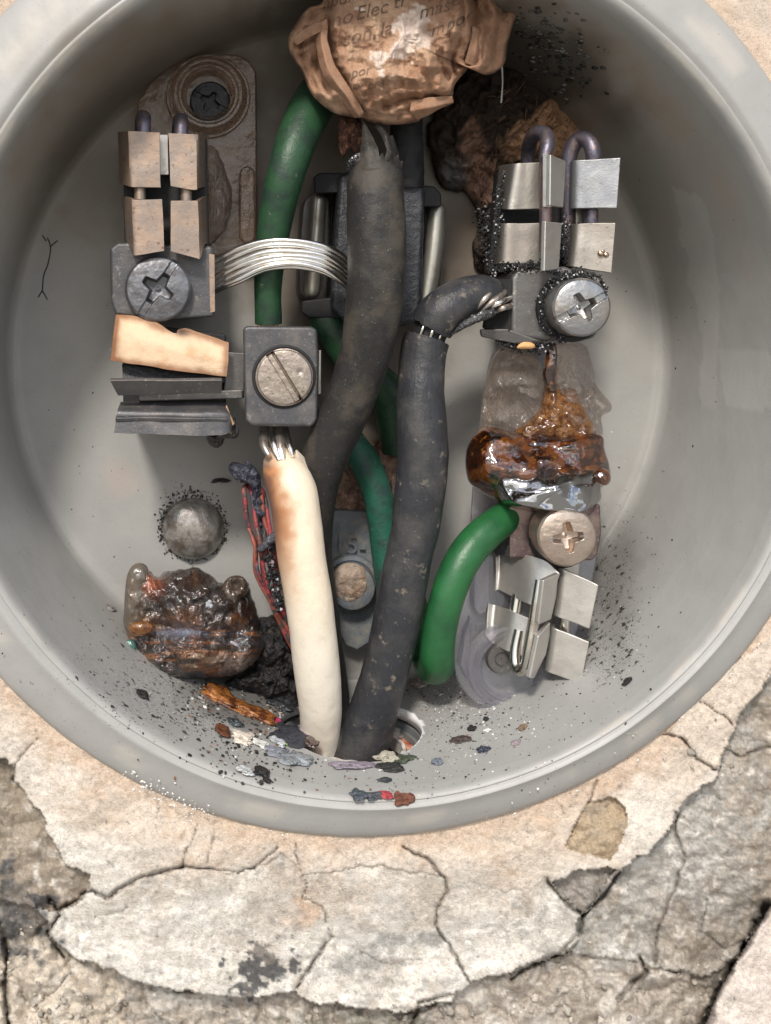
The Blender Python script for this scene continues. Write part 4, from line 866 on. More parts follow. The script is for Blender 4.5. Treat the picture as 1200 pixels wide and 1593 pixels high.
m_pin = mat('dull_pin_metal', (.33, .32, .28), rough=.34, metal=.75, layers=(('n', .03, .5, .68, (.22, .20, .17), .45), ('n', .3, .66, .72, (.08, .07, .06))), bumps=(('n', .2, .6),))
g = G(); tube(g, [(496, 312, 70, 12), (492, 370, 72, 12.5), (486, 452, 74, 12)], 36, 4, round_end=(1, 1)); put('metal_pin', g, m_pin, t5)
g = G(); tube(g, [(680, 328, 66, 14), (674, 390, 70, 15.5), (662, 470, 74, 15)], 36, 4, round_end=(1, 1)); put('metal_pin', g, m_pin, t5)
g = G(); prism(g, [tuple(p) for p in closed_curve([(470, 330), (480, 305), (496, 300), (512, 306), (515, 330), (508, 460), (490, 470), (470, 462), (464, 440)], 60)], 44, 4); put('pin_guide', g, m_lugR, t5, bevel=5)
g = G(); prism(g, [tuple(p) for p in closed_curve([(660, 330), (672, 318), (688, 318), (692, 335), (686, 440), (672, 478), (652, 480)], 60)], 44, 4); put('pin_guide', g, m_lugR, t5, bevel=5)
# ================================================================== CABLES
def cable(name, label, path, m, seg=56, amp=0, seed=0, cat='cable', **kw):
    t = thing(name, label, cat, tuple(path[-1][:3])); g = G(); tube(g, path, seg, 4, amp, seed=seed, **kw); put('insulation', g, m, t, angle=60); return t
c1 = cable('green_wire', 'sooty dark green wire dropping from under the burnt paper into the slotted-screw terminal',
      [(535, 95, 60, 32), (510, 128, 96, 33), (480, 176, 140, 34), (459, 225, 172, 32), (444, 275, 182, 29.5), (430, 335, 170, 27), (421, 395, 158, 24), (417, 450, 146, 21.5), (418, 503, 138, 21)], m_greenD, amp=.6, seed=1)
# lower part of the green wire bends round hidden below: its conductor shows as copper at the terminal
g = G()
for i, dx in enumerate((-14, -6, 3, 11)): tube(g, [(418+dx, 500, 142, 3.6), (418+dx, 512, 142, 3.6)], 10, 3)
put('copper_conductor', g, m_copper, c1)
c2 = thing('black_cable', 'thick dusty black cable with a torn, shredded top end curving down behind the white cable', 'cable', (500, 1150, 150))
pA = [(587, 262, 214, 39), (584, 300, 222, 44.5), (586, 400, 226, 45), (581, 480, 222, 43), (568, 550, 206, 39.5), (545, 620, 186, 38), (514, 690, 164, 36.5), (490, 760, 140, 35), (484, 850, 118, 33), (498, 980, 116, 32), (512, 1080, 134, 31), (516, 1150, 150, 30), (516, 1200, 154, 30)]
g = G(); tube(g, pA, 64, 4, 1.8, seed=4, roughend=14, colf=None, caps=True); put('sheath', g, m_blackA, c2, angle=60)
g = G()
sheet(g, [[(563, 186, 196), (564, 184, 198), (566, 187, 198)], [(564, 204, 210), (569, 202, 216), (577, 206, 216)], [(562, 228, 226), (572, 226, 236), (589, 230, 240)], [(560, 262, 242), (574, 262, 252), (592, 262, 255)], [(558, 298, 228), (575, 302, 238), (596, 304, 240)]], 4, nu=16, nv=30, amp=1.5, seed=5)
sheet(g, [[(583, 197, 200), (588, 194, 204), (596, 198, 204)], [(594, 212, 218), (600, 209, 222), (607, 214, 218)], [(602, 235, 236), (607, 234, 234), (613, 238, 226)], [(592, 262, 254), (602, 262, 250), (616, 264, 238)], [(592, 300, 238), (604, 302, 234), (618, 304, 224)]], 4, nu=16, nv=30, amp=1.2, seed=15)
sheet(g, [[(607, 212, 206), (611, 210, 202), (614, 216, 198)], [(612, 232, 222), (616, 232, 216), (620, 238, 208)], [(614, 262, 240), (619, 264, 230), (625, 270, 216)], [(614, 300, 226), (622, 302, 214), (628, 304, 200)]], 4, nu=12, nv=24, amp=1.0, seed=6)
put('torn_strip', g, m_blackA, c2)
g = G(); sheet(g, [[(544, 250, 208), (552, 240, 216), (562, 236, 220)], [(542, 275, 216), (552, 275, 228), (566, 276, 234)]], 5, nu=12, nv=8, amp=2, seed=7); put('torn_strip', g, m_blackB, c2)
granules(c2, [(545, 262, 226), (547, 250, 228), (556, 245, 232)], 70, 2.2, 226, lo=.6, hi=1.8, seed=31, name='ash_fringe')
g = G(); tube(g, [(632, 180, 110, 24), (634, 240, 110, 25), (636, 292, 106, 24)], 30, 4, 4, .08, 9)
put('charred_core', g, m_void, c2)
m_charfib = mat('charred_fibre', (.10, .045, .03), rough=.9, layers=(('n', .15, .5, .65, (.30, .13, .07)), ('n', .3, .55, .65, (.02, .018, .016))), bumps=(('n', .12, 8, (2, 2, .4)), ('n', .6, 3)))
g = G(); lump(g, [(528, 186), (545, 182), (566, 190), (566, 225), (556, 240), (545, 232), (536, 248), (528, 228)], (547, 208), 150, 20, 20, 70, 18, dispf=lambda x, y, t: n2(x*3, y, .06, 8)*8, disp_side=4); put('burnt_tuft', g, m_charfib, c2)
# the cable that loops out of the upper right terminal
c3 = thing('black_cable', 'worn black cable split open at its bend below the upper right terminal', 'cable', (560, 1160, 150))
g = G(); tube(g, [(672, 507, 184, 35), (680, 495, 187, 35.5), (694, 481, 188, 35), (718, 466, 184, 33), (745, 458, 178, 31), (768, 460, 172, 27)], 64, 3, 1.0, seed=6, roughend=1.2); put('sheath', g, m_blackB, c3, angle=60)
pB = [(664, 527, 180, 35.5), (659, 543, 181, 35.5), (656, 565, 182, 35), (655, 610, 188, 36), (657, 660, 192, 39), (657, 710, 194, 39), (654, 760, 194, 38.5), (648, 810, 192, 37), (639, 855, 190, 35), (630, 900, 188, 35.5), (621, 950, 186, 36), (611, 1000, 182, 36.5), (598, 1050, 176, 36), (583, 1100, 168, 37), (568, 1145, 160, 40), (556, 1180, 156, 41), (548, 1230, 154, 41)]
g = G(); tube(g, pB, 64, 4, 2.2, .02, seed=7, roughend=1.2); put('sheath', g, m_blackB, c3, angle=60)
g = G(); tube(g, [(660, 542, 180, 27), (669, 516, 183, 27), (684, 490, 187, 27)], 48, 3); put('core', g, m_void, c3)
g = G()
for (x, y, hh, r_) in ((657, 512, 208, 2.6), (672, 517, 211, 2.8), (685, 523, 207, 1.8)): tube(g, [(x-3, y+8, hh-3, r_), (x, y, hh, r_), (x+5, y-9, hh-3, r_)], 12, 2)
put('bare_conductor', g, m_alu, c3)
g = G()
strP = [((739, 484), (772, 447)), ((748, 486), (787, 454)), ((760, 482), (794, 462)), ((772, 486), (796, 474))]
for i, ((x1, y1), (x2, y2)) in enumerate(strP):
    gg = G(); tube(gg, [(x1, y1, 200, 2.0), ((x1+x2)/2-1, (y1+y2)/2-1, 206, 4.6), (x2-3, y2+2, 188, 4.6), (x2+8, y2-8, 150, 4.4)], 18, 2, .6, .1, i); put('strand', gg, m_aluD if i != 2 else m_alu, c3)
gg = G(); tube(gg, [(704, 520, 206, 2), (722, 506, 212, 6), (745, 494, 212, 8), (768, 486, 204, 7)], 20, 2, 3, .15, 3); put('charred_strand', gg, mat('charred_strand', (.02, .02, .022), rough=.35, spec=.8, layers=(('n', .25, .6, .66, (.5, .5, .52)),), bumps=(('n', .2, 4),)), c3)
# white cable
def wc(x, y, s, t):
    c = np.zeros(np.shape(x)+(3,)); c[:] = (.68, .585, .455)
    cxl = np.interp(y, [690, 720, 760, 850, 950, 1050, 1130, 1170], [431, 441, 455, 467, 482, 494, 498, 502]); hw = np.interp(y, [690, 760, 1000], [20, 36, 36])
    u = (x-cxl)/hw
    nb_ = n2(x, y, .04, 301, 5); sc = sstep(-u+nb_*.5, .0, .85)*sstep(-y, -990, -800)
    c = mixc(c, (.56, .35, .20), sstep(-u+nb_*.4, -.5, .7)*sstep(-y, -960, -760)*.75)
    c = mixc(c, (.33, .13, .045), sc*.85); c = mixc(c, (.12, .06, .05), sstep(-u+nb_*.2, .62, 1.0)*sstep(-y, -900, -780)*.8)
    c = mixc(c, (.70, .54, .40), sstep(-y, -735, -705)*.6); c = mixc(c, (.50, .24, .10), gauss(y-n2(x, y, .1, 5)*6, 0, 733, 0, 5, 1)*sstep(-u, -.1, .7)*.8)
    c = mixc(c, (.64, .61, .54), sstep(y, 900, 1050)*.6)
    return c
c4 = thing('white_cable', 'cream white cable scorched orange along its upper left edge, running to the bottom hole', 'cable', (500, 1160, 150))
pW = [(431, 702, 152, 14), (434, 712, 158, 25), (443, 736, 176, 34), (455, 765, 190, 38), (463, 815, 200, 38), (469, 865, 206, 37.5), (479, 925, 208, 37), (487, 985, 204, 36.5), (494, 1045, 196, 36), (498, 1090, 184, 34), (499, 1130, 170, 31), (500, 1165, 160, 27), (500, 1220, 152, 26)]
g = G(); tube(g, pW, 72, 3.5, 1.0, .025, seed=9, colf=wc, roughend=6); put('insulation', g, m_white, c4, angle=60)
for i, (dx, dr, bend) in enumerate(((-18, 6.5, -3), (-6, 6.5, 2), (6, 6.5, 1), (17, 5.5, 5))):
    gg = G(); tube(gg, [(428+dx*.9, 655, 140, dr), (428+dx, 672, 158, dr), (430+dx*.9+bend, 692, 182, dr), (436+dx*.7+bend*1.5, 720-abs(dx)*.6, 196, dr*.6)], 16, 2, .8, .1, i); put('strand', gg, m_alu if i in (1, 3) else m_aluD, c4)
g = G(); sheet(g, [[(462, 700, 178), (474, 712, 170)], [(466, 716, 184), (480, 728, 176)], [(470, 735, 196), (484, 745, 186)]], 3, nu=8, nv=10, amp=1, seed=6, C=(.6, .52, .42)); put('insulation_lip', g, m_white, c4)
# green wires
cable('green_wire', 'bright green wire hooking down from the lower right terminal, the cleanest of the green wires',
      [(800, 792, 142, 22), (783, 808, 152, 25), (757, 828, 172, 26.5), (729, 858, 186, 27), (707, 898, 194, 26.5), (692, 945, 196, 26), (683, 990, 192, 26), (680, 1020, 182, 27), (680, 1034, 164, 27), (672, 1036, 140, 27), (664, 1015, 118, 26), (655, 985, 96, 26), (640, 940, 70, 25)], m_greenL, amp=.5, seed=2, round_end=(0, 1))
cable('green_wire', 'short green wire showing in the gap between the two black cables above the clay',
      [(500, 486, 60, 26), (520, 520, 64, 27), (548, 560, 62, 27), (585, 590, 58, 27), (606, 615, 54, 28), (612, 650, 50, 27), (620, 700, 40, 25)], m_greenD, amp=.5, seed=3)
cable('green_wire', 'dusty teal green wire crossing the cast number plate behind the black cable',
      [(520, 660, 62, 22), (548, 690, 70, 23), (572, 728, 76, 24), (589, 775, 78, 23.5), (597, 830, 78, 22), (603, 890, 80, 21), (614, 960, 90, 21), (600, 1060, 120, 21), (575, 1150, 150, 21)], mat('teal_insulation', (.014, .095, .062), rough=.5, layers=(('n', .03, .45, .62, (.02, .055, .045), .55), ('n', .05, .62, .70, (.20, .20, .15), .8)), bumps=(('n', .08, 2), ('n', .5, .8))), amp=.6, seed=4)
# bare aluminium strands
st = thing('bare_wire_bundle', 'arched bundle of shiny bare aluminium strands from the upper left terminal to the black cable', 'wire strands', (340, 430, 150))
rr_ = random.Random(4)
for i in range(12):
    q = i/11.; y0 = 403+q*48; y1 = 378+q*50; y2 = 402+q*44; hh = (6, -3, 4, -5, 6, -2, 5, -5, 4, -2, 6, 0)[i]
    gg = G(); tube(gg, [(318, y0+10, 138+hh, 4.1), (338, y0+2+rr_.uniform(-2, 2), 148+hh, 4.2), (372, y1+10+rr_.uniform(-2, 2), 170+hh, 4.3), (412, y1-2+rr_.uniform(-2, 2)-q*6, 186+hh, 4.4), (458, y1-2+rr_.uniform(-2, 2)-q*12, 192+hh, 4.4), (500, y1+4-q*10, 190+hh, 4.3), (530, y2-6+rr_.uniform(-1, 1)-q*2, 182+hh, 4.3), (552, y2+14-q*2, 170+hh, 4.2)], 20, 3); put('strand', gg, m_alu, st)
# charred red wires
rw = thing('red_wire_bundle', 'bundle of thin charred red wires hanging against the left side of the white cable', 'wire bundle', (440, 1010, 120))
m_red = mat('scorched_red_insulation', (.30, .045, .06), rough=.5, layers=(('n', .05, .44, .54, (.05, .045, .055), .4), ('n', .25, .62, .68, (.42, .16, .06)), ('n', .12, .66, .70, (.03, .03, .04))), bumps=(('n', .2, 2.5), ('n', .7, 1)))
m_redO = mat('rust_red_insulation', (.26, .07, .045), rough=.55, layers=(('n', .06, .48, .58, (.07, .055, .05), .4),), bumps=(('n', .2, 2),))
for i in range(8):
    o_ = (i-3.5); r_ = random.Random(i*3)
    x = [390+o_*3, 396+o_*5.0, 402+o_*5.6+r_.uniform(-3, 3), 410+o_*5.0+r_.uniform(-3, 3), 417+o_*4.6+r_.uniform(-3, 3), 428+o_*3.6, 444+o_*3, 466+o_*2, 486]
    y = [748+abs(o_)*3, 768+r_.uniform(-4, 4), 812, 850, 890, 935, 972+o_*2, 1006-o_*3, 1060]
    hh = [118+r_.uniform(-6, 8), 126, 132+r_.uniform(-8, 10), 134+r_.uniform(-8, 10), 132+r_.uniform(-8, 10), 124, 116, 112, 110]
    gg = G(); tube(gg, [(x[j]+(r_.uniform(-5, 5) if 0 < j < 6 else 0), y[j], hh[j]+r_.uniform(-9, 9), 3.3) for j in range(9)], 16, 3, 1.6, .08, i, round_end=(1, 0)); put('red_wire', gg, m_red if i % 3 else m_redO, rw)
gg = G(); tube(gg, [(404, 856, 150, 4), (414, 846, 158, 7), (430, 832, 166, 7), (440, 822, 170, 5.5)], 18, 2, 2.2, .12, 2); put('charred_stub', gg, mat('grey_charred_insulation', (.07, .07, .085), rough=.5, layers=(('n', .15, .55, .65, (.22, .22, .25)),), bumps=(('n', .15, 5), ('n', .5, 2))), rw)
gg = G(); tube(gg, [(438, 824, 171, 5), (444, 815, 173, 6.5), (446, 811, 173, 5.5)], 18, 2, round_end=(0, 1)); put('wire_tip', gg, mat('pink_insulation', (.62, .22, .20), rough=.5), rw)
g = G(); lump(g, [(358, 726), (366, 718), (382, 722), (386, 714), (398, 724), (404, 742), (408, 766), (414, 800), (404, 820), (396, 780), (388, 756), (370, 748), (360, 738)], (388, 745), 128, 16, 12, 90, 24, disp_side=5, dispf=lambda x, y, t: n2(x, y, .11, 8)*9+n2(x, y, .3, 9)*3)
put('charred_clump', g, mat('blue_black_char', (.035, .04, .06), rough=.42, spec=.7, layers=(('n', .12, .5, .62, (.10, .10, .13)), ('n', .3, .63, .69, (.32, .2, .26))), bumps=(('n', .12, 7), ('n', .5, 2.5))), rw)
granules(rw, [(418, 860, 150), (424, 890, 150), (430, 920, 146), (436, 950, 140)], 120, 5, 140, lo=1.2, hi=3.6, seed=41, name='char_flecks')
# ================================================================== CRUMPLED PAPER
pap = thing('crumpled_paper', 'crumpled scorched book page with printed words stuffed at the top of the box', 'paper', (620, 60, 60))
PO = [(505, -60), (503, 0), (480, 12), (462, 33), (449, 58), (452, 84), (468, 108), (476, 128), (486, 148), (500, 162), (520, 176), (548, 183), (562, 184), (585, 192), (618, 194), (648, 190), (662, 176), (672, 163), (690, 157), (704, 150), (707, 134), (715, 122), (726, 110), (733, 98), (741, 108), (756, 117), (775, 110), (786, 96), (790, 70), (798, 40), (806, 12), (800, -60), (650, -90)]
folds = [([(512, -10), (511, 40), (512, 75), (522, 108), (546, 142), (562, 178)], 5, 16), ([(448, 78), (470, 62), (492, 44), (508, 34)], 4, 9), ([(466, 52), (470, 72), (484, 62), (500, 50)], 3, 7), ([(470, 85), (478, 110), (492, 140)], 3.5, 11), ([(498, 72), (492, 98), (500, 126), (512, 150)], 3, 8),
         ([(738, -10), (744, 20), (734, 52), (728, 90)], 8, 22), ([(718, 0), (722, 30), (716, 60), (704, 92), (712, 120)], 4, 12), ([(668, 48), (676, 78), (690, 106), (700, 120)], 6, 10), ([(600, 166), (620, 158), (652, 154), (676, 150)], 4, 12), ([(646, 112), (664, 118), (690, 112)], 4, 6), ([(560, 100), (590, 108), (616, 98), (650, 104)], 4, 4.5), ([(700, 55), (702, 80), (708, 110)], 3, 7), ([(756, 10), (760, 50), (750, 90)], 4, 5)]
def pdisp(x, y, t):
    wx, wy = x+n2(x, y, .03, 401)*6, y+n2(x, y, .03, 402)*6
    d = n2(x, y, .014, 403, 3)*14+(ridged(np.stack([x*.014, y*.010, x*0+3], -1), 4, 405)-.5)*22+(ridged(np.stack([x*.045, y*.03, x*0+7], -1), 3, 408)-.5)*6.5+n2(x, y, .07, 406)*2.0+n2(x, y, .3, 407, 2)*.7
    for pl, wd, dp in folds:
        dd = dline(wx, wy, pl); d = d-dp*np.exp(-(dd/wd))*1.0+dp*.45*np.exp(-((dd-wd*2.6)/(wd*1.6))**2)
    d = d-16*sstep(-wx, -512, -506)*sstep(-y, -150, -40)
    d = d-14*sstep(wx, 728, 742)
    return d*np.clip((1-t)*9, 0, 1)
def pcol(x, y, t):
    c = np.zeros(np.shape(x)+(3,)); a = n2(x, y, .018, 411, 5); b = n2(x, y, .07, 412, 5)
    c[:] = (.34, .20, .13); c = mixc(c, (.48, .325, .22), sstep(a+gauss(x, y, 600, 40, 110, 60)*.5, -.1, .6))
    c = mixc(c, (.27, .145, .085), sstep(b+gauss(x, y, 640, 140, 80, 40)*.5+gauss(x, y, 470, 100, 40, 90)*.2, .15, .7)*.75)
    c = mixc(c, (.70, .60, .53), sstep(gauss(x, y, 645, 45, 42, 50)*.9+gauss(x, y, 575, 85, 50, 14)*.5+gauss(x, y, 560, 15, 22, 9)*.6+gauss(x, y, 590, 108, 14, 20)*.5+b*.55, .50, .66)*.8)
    c = mixc(c, (.30, .17, .11), gauss(x, y, 685, 72, 18, 30)*.8); c = mixc(c, (.05, .035, .03), sstep(t, .93, 1.0)*.7*sstep(b, -.3, .2))
    return c*(1+n2(x, y, .5, 413, 2)*.18)[..., None]
m_paper = mat('scorched_paper', rough=.85, vc=True, spec=.2, layers=(('n', .22, .60, .68, (.72,)), ('n', .8, .62, .7, (.7,))), bumps=(('n', .35, 1.6), ('n', 1.1, .8)))
g = G(); lump(g, PO, (625, 60), 188, 66, 70, 330, 110, dispf=pdisp, colf=pcol, sharp=2.6)
po = put('paper_ball', g, m_paper, pap, angle=180)
bm = bmesh.new(); bm.from_mesh(po.data); off = np.array(pap.location)
for v in bm.verts: v.co += Vector(off)
bvh = BVHTree.FromBMesh(bm); bm.free()
def on_mesh(bv, x, y, lift=.5):
    o = Vector(cam.location); q = P((x, y, 100)); d = (q-o).normalized(); r = bv.ray_cast(o, d)
    return None if r[0] is None else r[0]-d*lift*S
m_ink = mat('faded_ink', (.16, .10, .07), rough=.9, layers=(('n', .25, .52, .66, (.30, .185, .12)),))
words = [('apor', 502, 14, 27, 14), ('no', 515, 43, 34, 15), ('Elec', 553, 32, 32, 14), ('tr', 612, 14, 30, 14), ('más', 652, 30, 32, 16), ('e', 700, 11, 34, 16), ('son,', 532, 73, 34, 17), ('la', 591, 56, 31, 16), ('m', 670, 58, 30, 22), ('por', 694, 49, 31, 24), ('por', 546, 121, 22, 12), ('o', 548, 141, 22, 12), ('era', 570, 140, 23, 14), ('a', 563, 160, 21, 10), ('e', 617, 188, 20, 20), ('n', 466, 78, 22, 50), ('e', 499, 72, 20, 60)]
for wd_, wx_, wy_, sz, an in words:
    V, F = text_mesh(wd_, sz, 0, .12)
    bm = bmesh.new(); vv = [bm.verts.new(tuple(v)) for v in V]
    for f in F:
        try: bm.faces.new([vv[i] for i in f])
        except Exception: pass
    bmesh.ops.triangulate(bm, faces=bm.faces)
    for _ in range(3):
        es = [e for e in bm.edges if e.calc_length() > 3.0]
        if es: bmesh.ops.subdivide_edges(bm, edges=es, cuts=1); bmesh.ops.triangulate(bm, faces=bm.faces)
    ca, sa = math.cos(R(an)), math.sin(R(an)); g = G(); VV = []; ok = True
    for v in bm.verts:
        x, y = wx_+v.co.x*ca-v.co.y*sa*.0+v.co.y*0.05, wy_-v.co.x*sa-v.co.y*ca
        p = on_mesh(bvh, x, y, 1.3)
        if p is None: ok = False; break
        VV.append(tuple(p))
    bm.verts.index_update()
    if ok:
        g.add(VV, [tuple(v.index for v in f.verts) for f in bm.faces]); put('printed_word', g, m_ink, pap, angle=180)
    bm.free()
for rows in ([[(640, 158, 226), (662, 152, 228), (684, 150, 222), (704, 150, 210)], [(638, 172, 226), (662, 168, 232), (686, 164, 222), (706, 160, 206)], [(650, 186, 208), (666, 180, 214), (684, 170, 208), (700, 163, 198)]],
             [[(508, 30, 236), (512, 70, 240), (524, 108, 240), (548, 144, 236), (566, 176, 222)], [(499, 34, 236), (502, 74, 246), (514, 114, 248), (538, 150, 242), (560, 183, 218)], [(490, 42, 214), (494, 84, 226), (506, 122, 228), (530, 156, 224), (552, 184, 206)]],
             [[(735, 40, 226), (732, 66, 230), (724, 96, 222)], [(744, 46, 232), (742, 76, 236), (736, 104, 222)], [(752, 50, 214), (752, 82, 218), (748, 108, 206)]],
             [[(455, 60, 206), (476, 44, 222), (508, 30, 236)], [(462, 70, 214), (484, 56, 232), (510, 44, 240)]]):
    g = G(); sheet(g, rows, 1.6, nu=44, nv=16, amp=3.0, seed=int(rows[0][0][0])); V_ = np.concatenate(g.V); im = np.array([toimg(v) for v in V_]); g.C = [pcol(im[:, 0], im[:, 1], im[:, 0]*0+.4)]
    put('paper_fold', g, m_paper, pap, angle=180)
g = G(); tube(g, [(781, 100, 150, 1.6), (782, 130, 130, 1.2), (780, 160, 120, 1.4)], 8, 3); put('charred_thread', g, m_char, pap)

# ================================================================== SCORCHED MASS BEHIND THE UPPER RIGHT TERMINAL
fib = thing('burnt_fibrous_mass', 'brown and black burnt fibrous mass plastered on the box behind the upper right terminal', 'burnt residue', (800, 250, 0))
def fcol(x, y, t):
    c = np.zeros(np.shape(x)+(3,)); a = n2(x, y*.7, .03, 421, 5); b = fbm(np.stack([(x+y)*.09, (x-y)*.02, x*0], -1), 4, 422)
    c[:] = (.050, .036, .028)
    c = mixc(c, (.46, .27, .16), sstep(gauss(x, y, 872, 195, 38, 40)*1.3+gauss(x, y, 830, 228, 48, 40)*1.0+b*.5+a*.3, .35, .75))
    c = mixc(c, (.24, .14, .10), sstep(gauss(x, y, 735, 235, 26, 60)+gauss(x, y, 755, 290, 26, 40)+b*.5, .35, .8)*.9)
    c = mixc(c, (.13, .125, .12), sstep(gauss(x, y, 705, 260, 34, 60)+a*.6, .5, .9)*.8)
    return c
m_fib = mat('fibrous_char', rough=.9, vc=True, spec=.25, layers=(('n', .12, .55, .66, (.45,)), ('n', .5, .62, .7, (1.8,))), bumps=(('n', .08, 9, (1, 1, .35)), ('n', .4, 3)))
g = G(); lump(g, [(672, 180), (690, 130), (730, 90), (780, 78), (830, 110), (856, 142), (880, 172), (902, 198), (903, 225), (890, 245), (850, 262), (806, 262), (790, 285), (776, 330), (772, 400), (752, 428), (735, 400), (742, 340), (720, 300), (690, 290), (668, 240)], (775, 200), 4, 44, 4, 200, 50, colf=fcol, disp_side=8,
             dispf=lambda x, y, t: (np.abs(n2(x, y, .035, 431, 5))*42+fbm(np.stack([(x+y)*.06, (x-y)*.015, x*0], -1), 4, 432)*16)*np.clip((1-t)*5, 0, 1))
put('fibre_body', g, m_fib, fib, angle=180)
g = G()
for i in range(110):      # matted fibres standing on the brown lobes
    cx, cy = ((870, 190), (830, 225), (745, 260), (800, 160))[i % 4]; x, y = nrng.normal(cx, 20), nrng.normal(cy, 22)
    if x > 895 or y > 262: continue
    p = nrng.uniform(8, 22); a = nrng.normal(2.3, .5); c_ = np.array([.24, .14, .085])*nrng.uniform(.15, 1.0)
    h_ = nrng.uniform(48, 66); b_ = g.n
    tube(g, [(x, y, h_-8, .8), (x+math.cos(a)*p*.5, y+math.sin(a)*p*.5, h_+nrng.uniform(-2, 3), .6), (x+math.cos(a)*p, y+math.sin(a)*p, h_-8, .5)], 5, 6, colf=lambda X_, Y_, s_, t_: np.broadcast_to(c_, np.shape(X_)+(3,)))
put('matted_fibres', g, m_char, fib, kind='stuff')
# lifted soot scales on the side wall at the top right
g = G()
for i in range(210):
    x, y = nrng.normal(862, 34), nrng.normal(78, 34)
    y += (x-862)*.45
    if not (800 < x < 945 and 5 < y < 160): continue
    h_, nn = on_bowl(x, y); c_ = nrng.choice([.02, .05, .10, .17], p=[.3, .3, .25, .15]); r_ = abs(nrng.normal(3.6, 2.2))+1.0
    chunk(g, P((x, y, h_))-nn*(-1.2*S), r_*kk(h_)*S, i, (1, .5, .25), 1.0+nrng.normal(0, .35), up=tuple(nn), C=np.array([1, .97, .88])*c_, sub=1, rough=.25)
put('soot_scales', g, m_char, None, kind='stuff', label='blistered grey and black soot scales lifting off the upper right side wall beside the paper', cat='soot scales', angle=180)

# ================================================================== MELTED PLASTIC, LOWER RIGHT
mb = thing('melted_plastic_blob', 'glossy amber and black melted plastic blob with clear lobes above the bronzed screw', 'melted plastic', (840, 680, 60))
LO1 = [(772, 548), (782, 541), (806, 541), (828, 550), (846, 575), (853, 600), (850, 640), (848, 680), (800, 690), (752, 680), (747, 655), (752, 610), (762, 570)]
g = G(); lump(g, LO1, (800, 620), 100, 40, 20, 150, 46, dispf=lambda x, y, t: (n2(x, y, .022, 441, 3)*24+26*gauss(x, y, 818, 592, 20, 18)+20*gauss(x, y, 780, 650, 14, 15)+16*gauss(x, y, 832, 625, 14, 22)-14*gauss(x, y, 795, 622, 12, 12)+n2(x, y, .07, 442, 3)*15)*np.clip((1-t)*4, 0, 1)); put('clear_lobe', g, m_melt, mb, angle=180)
LO2 = [(856, 545), (872, 535), (900, 533), (916, 545), (922, 575), (926, 595), (938, 612), (951, 628), (950, 640), (936, 648), (938, 672), (930, 700), (850, 700), (842, 650), (850, 600)]
g = G(); lump(g, LO2, (892, 620), 104, 48, 30, 150, 46, dispf=lambda x, y, t: (n2(x, y, .028, 451, 3)*26+26*gauss(x, y, 893, 568, 12, 26)+24*gauss(x, y, 899, 660, 18, 15)+16*gauss(x, y, 938, 632, 9, 9)+n2(x, y, .07, 452, 3)*15)*np.clip((1-t)*4, 0, 1)); put('clear_lobe', g, m_melt, mb, angle=180)
m_amb = mat('amber_resin', (.30, .085, .012), rough=.03, trans=.65, ior=1.7, spec=.7, coat=1, layers=(('n', .03, .47, .56, (.055, .012, .004), .08), ('n', .08, .60, .66, (.50, .19, .03)), ('n', .05, .52, .60, (.02, .006, .003), .08, (.5, 1, 2.2))), bumps=(('n', .03, 4, (.4, 1, 1.6)),))
m_amb2 = mat('orange_seep', (.55, .24, .06), rough=.1, trans=.75, ior=1.48, coat=.8, layers=(('n', .10, .48, .58, (.22, .07, .015)), ('n', .22, .60, .68, (.80, .52, .24))), bumps=(('n', .06, 6),))
g = G(); lump(g, [(852, 560), (860, 552), (866, 575), (868, 600), (895, 606), (912, 640), (925, 668), (925, 700), (790, 700), (800, 670), (835, 640), (846, 610)], (862, 655), 134, 32, 26, 120, 34, disp_side=5, dispf=lambda x, y, t: (n2(x, y, .05, 461, 4)*13)*np.clip((1-t)*4, 0, 1)); put('orange_seep', g, m_amb2, mb, angle=180)
g = G(); tube(g, [(859, 540, 166, 8), (858, 562, 168, 9.5), (854, 582, 166, 9), (858, 604, 160, 7)], 24, 2, 2.5, .09, 6, round_end=(1, 1)); put('brown_drip', g, m_amb, mb)
AO = [(748, 666), (770, 664), (800, 672), (840, 668), (880, 676), (915, 672), (938, 678), (942, 700), (950, 728), (950, 746), (940, 756), (936, 760), (937, 772), (930, 786), (916, 802), (890, 798), (850, 798), (815, 792), (785, 785), (766, 776), (748, 764), (730, 750), (724, 722), (728, 692)]
def adisp(x, y, t, fine=1):
    d = n2(x, y, .018, 471, 2)*18*(.35+.65*fine)+16*gauss(x, y, 742, 715, 26, 44)+14*gauss(x, y, 935, 735, 22, 30)+9*gauss(x, y, 800, 738, 40, 20)+12*gauss(x, y, 880, 760, 50, 24)-15*gauss(x, y, 856, 736, 12, 9)-8*gauss(x, y, 840, 700, 60, 14)+n2(x, y, .06, 472, 3)*3*fine
    dd = dline(x, y, [(782, 758), (820, 768), (850, 764), (880, 754), (920, 752)]); d = d-3*np.exp(-(dd/2.2)**2)
    dd = dline(x, y, [(830, 796), (850, 776), (872, 764)]); return (d-3*np.exp(-(dd/2.2)**2))*np.clip((1-t)*5, 0, 1)
g = G(); lump(g, AO, (842, 735), 140, 58, 46, 260, 90, dispf=adisp); put('amber_mass', g, m_amb, mb, angle=180)
